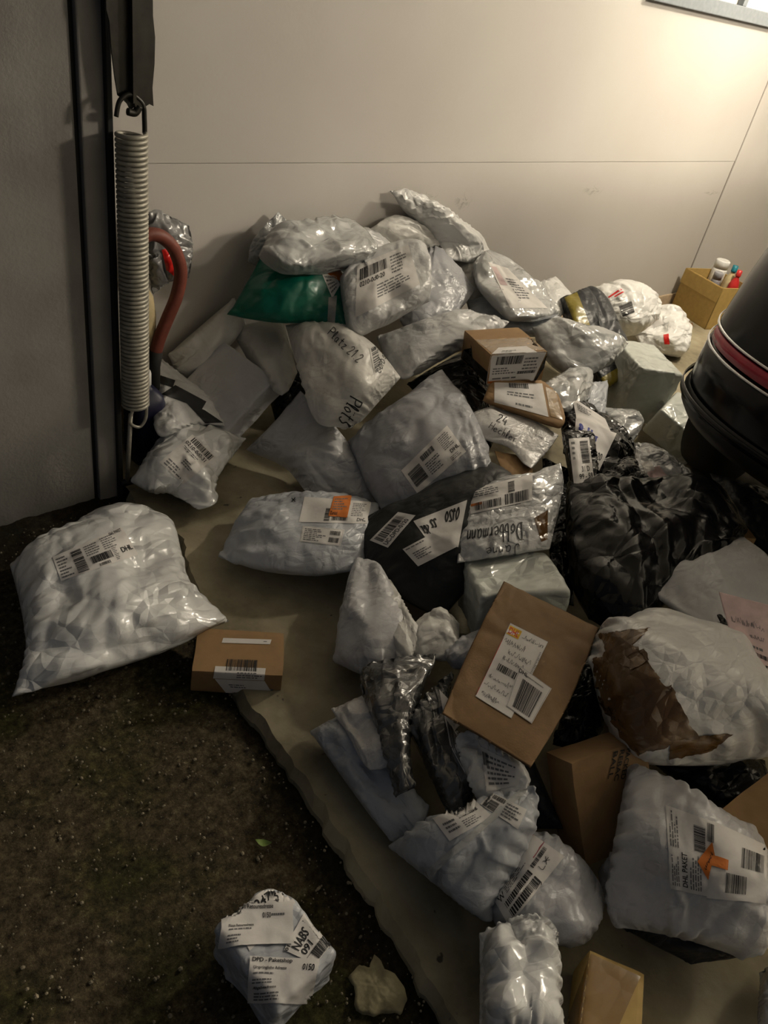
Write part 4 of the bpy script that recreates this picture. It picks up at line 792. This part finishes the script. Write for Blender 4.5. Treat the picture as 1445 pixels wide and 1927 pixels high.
label('a38b', '929,1691 1003,1571 1062,1612 958,1742', [('r', .76, .0, 1, .36, 'pink_print'), ('b', .66, .40, .95, .52), ('t', .05, .14, .17, .32, 'W'), ('b', .1, .42, .62, .60), ('b', .1, .68, .62, .92), ('l', .2, .12, .65, .32, 4), ('h', .72, .6, .88, .75, 'Lx', 0.017), ('h', .5, .93, .6, 1, '1', 0.022)], res=30)
label('a43', '905,1405 985,1445 975,1478 915,1490', [('l', .1, .1, .9, .9, 6), ('b', .02, .1, .15, .4)])
label('a42', '826,1298 845,1318 876,1456 846,1402', [('b', .1, .5, .9, .95)], 'paper')
label('a38a', '800,1640 985,1480 992,1490 806,1652', [], 'silver_film', 'tape', off=.0014, res=26)
label('a37', '1112,1795 1205,1838 1160,1940 1062,1935', [], 'gold_tape', 'tape', off=.001)
write('a34', '1190,1403 1176,1468 1138,1476 1152,1412', [('t', .05, .05, .95, .27, 'PACKED'), ('t', .05, .38, .95, .6, 'REBAC'), ('t', .05, .71, .85, .93, 'BALL')])
label('a27', '1365,968 1380,960 1394,978 1378,988', [], 'black_tape', 'tape')
label('b1', '99,1049 229,992 260,1044 115,1094', [('l', .03, .1, .2, .95, 7), ('bv', .24, .12, .38, .95), ('l', .42, .1, .62, .5, 5), ('b', .45, .55, .72, .8), ('b', .52, .86, .66, .96), ('l', .66, .06, .85, .5, 6), ('t', .80, .02, .97, .12, 'DHL PAKET'), ('t', .84, .6, .98, .78, 'DHL'), ('l', .74, .5, .8, .95, 8)], res=32)
label('b2', '420,1201 511,1204 508,1213 417,1210', [('l', .85, .3, .97, .7, 1)])
label('b2', '405,1254 500,1258 497,1280 401,1276', [('l', .45, .4, .95, .9, 3)])
write('b2', '428,1241 485,1243 482,1270 424,1266', [('b', .0, .0, 1, 1)])
label('b2', '404,1277 498,1281 515,1309 425,1303', [('l', .2, .3, .6, .6, 2)], 'paper', 'label')
label('b3', '430,1720 529,1654 556,1700 470,1790', [('t', .35, .1, .72, .35, '0247'), ('h', .75, .2, .95, .5, '382', 0.028)])
label('b3', '534,1788 580,1703 625,1777 592,1816', [('t', .12, .14, .62, .40, 'NABS'), ('t', .12, .44, .5, .64, '091'), ('bv', .05, .7, .6, .72), ('b', .25, .70, .95, .98), ('t', .0, .02, .3, .12, '0147')], off=.002)
label('b3', '470,1800 601,1806 582,1888 468,1886', [('t', .04, .02, .62, .14, 'DPD - Paketshop'), ('t', .06, .2, .55, .29, 'Ursprüngliche Adresse'), ('l', .06, .32, .4, .40, 1), ('l', .06, .46, .4, .58, 2), ('t', .08, .62, .42, .70, 'Abgabeadresse'), ('l', .1, .75, .5, .95, 3), ('t', .78, .12, .95, .26, '0150')], res=26, off=.003)
label('b3', '420,1705 551,1699 551,1777 414,1783', [('t', .02, .01, .72, .12, 'Abweichende Retoureadresse'), ('t', .10, .48, .45, .55, 'Neue Retoureadresse'), ('l', .1, .57, .42, .64, 1), ('l', .1, .70, .28, .92, 3), ('t', .57, .22, .69, .36, '0150'), ('l', .7, .22, .9, .34, 1)], res=26, off=.0045)
label('plastic_bag', '304,470 322,464 336,526 314,508', [], 'red_film', 'print_patch', off=.002, desc='bright red print')

# ------------------------------------------------------------------ spring, bracket and things behind it
def empty(name, loc):
    o = bpy.data.objects.new(name, None); COL.objects.link(o); o.location = loc; o['_o'] = [float(c) for c in loc]; return o
SY = 1.93
sp_top = PY(249, 250, SY); sp_bot = PY(254, 765, SY); cx, cy = (sp_top[0]+sp_bot[0])/2, SY; zt, zb = sp_top[2], sp_bot[2]
es = tag(empty('garage_spring', (cx, cy, zb)), 'long rusty coil spring hanging beside the door post', 'spring')
rad = 0.035; turns = 62; pts = []
for i in range(turns*20+1):
    th = 2*math.pi*i/20; k = i/(turns*20); pitch = zb+(zt-zb)*(k+0.05*k*k*(1 if k > .9 else 0)); pts.append((cx+rad*math.cos(th), cy+rad*math.sin(th), zb+(zt-zb)*k))
v, f = tube_vf(pts, 0.0056, 8); mesh_obj('coil', v, f, 'spring_steel', es)
hook = smooth_line([(cx+rad, cy, zt), (cx+rad*.98, cy, zt+.03), (cx+.03, cy, zt+.065), (cx+.0, cy, zt+.085), (cx-.028, cy, zt+.07), (cx-.038, cy, zt+.035)]); v, f = tube_vf(hook, 0.006, 8); mesh_obj('hook', v, f, 'steel_dark', es)
hook = smooth_line([(cx+rad, cy, zb), (cx+rad*.9, cy, zb-.05), (cx+.01, cy, zb-.075), (cx-.02, cy, zb-.05), (cx-.005, cy, zb)]); v, f = tube_vf(hook, 0.005, 8); mesh_obj('hook', v, f, 'rod_steel', es)
rd = tag(empty('anchor_rod', (cx-.01, cy+.02, 0)), 'thin steel rod below the spring reaching the floor', 'rod')
v, f = tube_vf([(cx-.012, cy+.01, zb-.03), (cx-.02, cy+.03, .02)], 0.007, 8); mesh_obj('rod', v, f, 'rod_steel', rd)
v, f = tube_vf([(cx-.04, cy+.03, .03), (cx+.01, cy+.03, .03)], 0.012, 8); mesh_obj('anchor', v, f, 'steel_dark', rd)
# dark folded bracket holding the spring
br = tag(empty('spring_bracket', (cx, cy, zt+.08)), 'dark bent steel bracket the spring hangs from', 'bracket')
def plate(name, px, Yv, th, mat):
    a = [PY(x, y, Yv) for x, y in px]; n = len(a); v = a+[p+np.array([0, th, 0]) for p in a]; f = [tuple(range(n)), tuple(range(2*n-1, n-1, -1))]+[(i, i+n, (i+1) % n+n, (i+1) % n) for i in range(n)]
    return mesh_obj(name, v, f, mat, br, smooth=False)
plate('side_plate', [(243, -470), (283, -470), (288, 30), (292, 70), (291, 120), (287, 165), (289, 200), (281, 196), (270, 203), (262, 206), (254, 200), (250, 135)], SY-.004, .005, 'steel_dark')
plate('side_plate', [(186, -470), (243, -470), (249, 68), (244, 76), (245, 132), (251, 140), (252, 160), (254, 200), (246, 208), (240, 196), (232, 188), (222, 180), (217, 150), (210, 95), (206, 40), (200, 18)], SY+.012, .005, 'steel_dark')
plate('fold', [(244, -470), (251, -470), (257, 195), (251, 195)], SY-.008, .022, 'steel_dark')
v, f = tube_vf(smooth_line([PY(262, 200, SY), PY(254, 212, SY), PY(240, 210, SY)]), .009, 8); mesh_obj('lug', v, f, 'steel_dark', br)
# canisters and hose
def jerry(name, c, w, d, h, mat, capmat, lab, neck=0.3):
    e = tag(empty(name, c), lab, 'canister'); pr = [(0.0, 0), (.92, 0), (1, .03), (1, .45), (.97, .5), (1, .55), (1, .8), (.85, .9), (.45, .96), (.32, .98), (.32, 1.0)]; v = []; f = []; seg = 28
    for r, z in pr:
        for k in range(seg):
            th = 2*math.pi*k/seg; cc, ss = math.cos(th), math.sin(th); q = (abs(cc)**4+abs(ss)**4)**-.25; v.append((c[0]+cc*q*r*w/2, c[1]+ss*q*r*d/2, c[2]+z*h))
    for i in range(len(pr)-1):
        for k in range(seg): f.append((i*seg+k, i*seg+(k+1) % seg, (i+1)*seg+(k+1) % seg, (i+1)*seg+k))
    f.append(tuple((len(pr)-1)*seg+k for k in range(seg))); mesh_obj('body', v, f, mat, e)
    v, f = lathe_vf((c[0], c[1], c[2]+h*.99), [(.0, 0), (w*.2, 0), (w*.21, .005), (w*.21, .04), (w*.19, .05), (0, .05)], 20); mesh_obj('cap', v, f, capmat, e)
    return e
q = PY(258, 850, 2.2); jerry('blue_canister', (1.055, 2.12, 0.0), .11, .14, .28, 'blue_plastic', 'white_plastic', 'dark blue canister with white cap behind the spring')
jerry('cream_canister', (1.092, 2.235, 0.0), .095, .11, .60, 'cream_plastic', 'cream_plastic', 'tall cream plastic canister by the white wall')
hz = [PY(x, y, 2.17) for x, y in [(262, 452), (280, 441), (305, 446), (328, 470), (340, 510), (333, 555), (315, 600), (299, 640), (291, 672)]]
eh = tag(empty('rubber_hose', (hz[-1][0], 2.17, 0)), 'thick red brown hose arching beside the spring', 'hose')
v, f = tube_vf(smooth_line(hz), .021, 14); mesh_obj('hose', v, f, 'hose_red', eh)
v, f = tube_vf([PY(293, 660, 2.17), PY(288, 690, 2.17), (hz[-1][0]-.01, 2.17, .0)], .024, 14); mesh_obj('sleeve', v, f, 'rubber_black', eh)
hk = PY(312, 424, 2.3); eh2 = tag(empty('wall_hook', tuple(hk)), 'small steel hook on the white wall holding the grey plastic bag', 'hook')
v, f = tube_vf(smooth_line([(hk[0], WY-.004, hk[2]+.01), (hk[0], WY-.05, hk[2]), (hk[0], WY-.07, hk[2]+.012)]), .004, 8); mesh_obj('hook_arm', v, f, 'rod_steel', eh2)
v, f = lathe_vf((0, 0, 0), [(0, 0), (.013, 0), (.013, .004), (0, .004)], 16); v = [(hk[0]+a, WY-.0035-c, hk[2]+.01+b) for a, b, c in v]; mesh_obj('hook_plate', v, f, 'rod_steel', eh2)

# ------------------------------------------------------------------ car (rear corner in view)
YC, HW = 0.235, 0.90                          # centre line and half width
PROF = [(.40, .16, .90), (.42, .0, .985), (.46, -.035, 1.0), (.50, -.04, 1.003), (.52, -.025, .998), (.59, -.02, 1.0), (.665, -.01, 1.0), (.68, .012, .985), (.72, .016, .983), (.735, .0, .99), (.80, .015, .986), (.90, .04, .976), (1.0, .07, .963), (1.1, .11, .945), (1.18, .15, .92)]
CARX = 2.36
def plan(dx, sc, m=44, depth=.62, p=2.7):
    out = []
    for i in range(m+1):
        s = -1+2*i/m; s = math.copysign(1-(1-abs(s))**1.6, s); x = CARX+dx+depth*(1-(max(0, 1-abs(s)**p))**(1/p)); out.append((x, YC+HW*sc*s))
    return out
def shell(rows, xf=6.3):
    v = []; f = []
    for z, pl in rows:
        for x, y in [(xf, pl[0][1])]+pl+[(xf, pl[-1][1])]: v.append((x, y, z))
    w = len(rows[0][1])+2
    for r in range(len(rows)-1):
        for k in range(w-1): f.append((r*w+k, r*w+k+1, (r+1)*w+k+1, (r+1)*w+k))
    return v, f, w
ec = tag(empty('car', (CARX+1.5, YC, 0)), 'dark car with its rear bumper corner at the right edge', 'car')
def part(name, lo, hi, mat, out=0.0, ylim=None):
    rows = []
    zz = [q for q in PROF if lo-1e-6 <= q[0] <= hi+1e-6]
    for z, dx, sc in zz: rows.append((z, plan(dx-out, sc+out/HW)))
    v, f, w = shell(rows); return mesh_obj(name, v, f, mat, ec)
part('lower_bumper', .40, .52, 'car_plastic'); part('bumper', .52, .68, 'car_paint'); part('trim_strip', .665, .735, 'car_plastic', -.004); part('tailgate', .735, 1.18, 'car_paint')
# thin bright strips above and below the reflector, the reflector itself
def strip(name, z0, z1, dx, sc, s0, s1, mat, th=.006):
    pl = [p for i, p in enumerate(plan(dx-th, sc+th/HW, 200)) if s0 <= (p[1]-YC)/(HW*sc) <= s1]; v = []; f = []; n = len(pl)
    for z, o in ((z0, .010), (z0, 0), (z1, 0), (z1, .010)):
        for x, y in pl: v.append((x+o, y, z))
    for r in range(3):
        for k in range(n-1): f.append((r*n+k, r*n+k+1, (r+1)*n+k+1, (r+1)*n+k))
    return mesh_obj(name, v, f, mat, ec)
strip('chrome_strip', .668, .676, -.006, .998, -1.2, 1.2, 'chrome'); strip('chrome_strip', .732, .739, .004, .992, -1.2, 1.2, 'chrome')
strip('reflector', .685, .725, .006, .988, .40, .93, 'reflector_red', .01); strip('reflector', .685, .725, .006, .988, -.93, -.40, 'reflector_red', .01)
strip('tail_lamp', .86, 1.10, .045, .975, .30, .68, 'car_glass', .012); strip('tail_lamp', .86, 1.10, .045, .975, -.68, -.30, 'car_glass', .012)
strip('bumper_lip', .495, .52, -.045, 1.004, -1.2, 1.2, 'car_paint', .008)
# upper body and glass
rows = [(1.18, plan(.15, .92)), (1.35, plan(.24, .87)), (1.50, plan(.36, .80)), (1.56, plan(.46, .74)), (1.60, plan(.62, .64)), (1.61, plan(.9, .4))]
v, f, w = shell(rows); f = list(f); f.append(tuple((len(rows)-1)*w+k for k in range(w))); mesh_obj('roof', v, f, 'car_glass', ec)
for sx in (3.15, 5.75):
    for sy in (YC+HW-.13, YC-HW+.13):
        v, f = lathe_vf((0, 0, 0), [(.0, -.1), (.24, -.1), (.31, -.09), (.32, -.06), (.32, .06), (.31, .09), (.24, .1), (0, .1)], 36); v = [(sx+a, sy+c, .32+b) for a, b, c in v]; mesh_obj('wheel', v, f, 'tyre', ec)
v, f = box_vf((CARX+.45, YC-.7, .28), (6.2, YC+.7, .42)); mesh_obj('underbody', v, f, 'car_plastic', ec, smooth=False)

# ------------------------------------------------------------------ open carton with bottles by the wall
eb = tag(empty('open_carton', tuple(P(1320, 605, 0))), 'open yellow brown carton of bottles in the far corner by the wall', 'box')
def obox(e, o, a, b, h, th=.006):
    o = np.array(o); a = np.array(a); b = np.array(b); up = np.array([0, 0, 1.0]); ua = a/np.linalg.norm(a); ub = b/np.linalg.norm(b)
    def slab(nm, p, q, r, s): v, f = grid_box(p, q, r, s, 1); mesh_obj(nm, v, f, 'card_light', e, smooth=False)
    slab('side', o, a, up*h, ub*th); slab('side', o+b-ub*th, a, up*h, ub*th); slab('side', o, b, up*h, ua*th); slab('side', o+a-ua*th, b, up*h, ua*th); slab('bottom', o, a, b, up*th)
    slab('flap', o+up*h*.99, a, ub*(-.004)+up*(-.09), ub*-.004)
c0 = P(1261, 579, .0); c1 = P(1326, 620, .0); av = c1-c0; bv = np.array([-av[1], av[0], 0]); bv = bv/np.linalg.norm(bv)*.27
if bv[0] < 0: bv = -bv
obox(eb, c0, av, bv, .27)
def bottle(px, h, r, mat, capmat, lab, z0=.12, name='bottle', tilt=0.0):
    c = P(*px); b = tag(empty(name, (c[0], c[1], z0)), lab, 'bottle')
    hh = c[2]-z0; v, f = lathe_vf((c[0], c[1], z0), [(0, 0), (r*.95, 0), (r, .01), (r, hh*.68), (r*.8, hh*.78), (r*.38, hh*.86), (r*.38, hh*.9)], 24); mesh_obj('body', v, f, mat, b)
    v, f = lathe_vf((c[0], c[1], z0+hh*.88), [(0, 0), (r*.5, 0), (r*.52, hh*.02), (r*.5, hh*.12), (0, hh*.12)], 20); mesh_obj('cap', v, f, capmat, b)
def can(px, z0, r, mat, capmat, lab):
    c = P(*px); b = tag(empty('spray_can', (c[0], c[1], z0)), lab, 'can'); hh = c[2]-z0
    v, f = lathe_vf((c[0], c[1], z0), [(0, 0), (r, 0), (r, hh*.8), (r*.9, hh*.84), (r*.85, hh*.84)], 24); mesh_obj('body', v, f, mat, b)
    v, f = lathe_vf((c[0], c[1], z0+hh*.84), [(0, 0), (r*.95, 0), (r*.95, hh*.14), (r*.8, hh*.16), (r*.55, hh*.15), (0, hh*.15)], 24); mesh_obj('cap', v, f, capmat, b)
BYc = c0[1]+.0
can((1362, 489, .345), .02, .048, 'white_plastic', 'white_plastic', 'white lidded tub standing in the open carton')
can((1354, 512, .30), .02, .030, 'grey_plastic', 'grey_plastic', 'grey spray can with round cap in the open carton')
bottle((1385, 500, .355), .2, .035, 'cream_plastic', 'teal_plastic', 'cream bottle with teal cap in the open carton', .02)
bottle((1393, 509, .345), .2, .032, 'red_plastic', 'red_plastic', 'red bottle at the car side of the open carton', .02)
# leaves
def leafm(name, px, z, L, W, mat, lab, rz):
    c = P(px[0], px[1], z); v = []; f = []; n = 8
    for i in range(n+1):
        t = i/n; w = W*math.sin(math.pi*min(.98, t*.95+.02))
        for s in (-1, 0, 1):
            x = (t-.5)*L; y = s*w/2; v.append((c[0]+x*math.cos(rz)-y*math.sin(rz), c[1]+x*math.sin(rz)+y*math.cos(rz), z+.004*abs(s)+.008*(t-.5)**2*4))
    for i in range(n):
        for s in (0, 1): a = i*3+s; f.append((a, a+1, a+4, a+3))
    tag(mesh_obj(name, v, f, mat), lab, 'leaf')
leafm('green_leaf', (495, 1588), -.022, .035, .016, 'leaf', 'small pale green leaf on the dark ground', -.8)
leafm('dry_leaf', (1299, 613), .004, .07, .03, 'dry_leaf', 'dry brown leaf on the floor beside the open carton', .3)
# ceiling luminaire above the car
for (lx, ly, lz), pw_, sz_ in LAMPS:
    el = tag(empty('ceiling_lamp', (lx, ly, lz)), 'bare bulb lamp on the garage ceiling beside the white wall' if ly > 0 else 'bare bulb lamp on the garage ceiling above the car', 'lamp')
    v, f = lathe_vf((lx, ly, lz+.03), [(0, 0), (.03, 0), (.035, .03), (.06, .05), (.065, .055), (0, .055)], 24); mesh_obj('socket', v, f, 'lamp_body', el)
    v, f = tube_vf([(lx, ly, lz+.085), (lx, ly, 2.399)], .012, 10); mesh_obj('cable', v, f, 'rubber_black', el)
for o in bpy.data.objects:
    if '_o' in o: del o['_o']
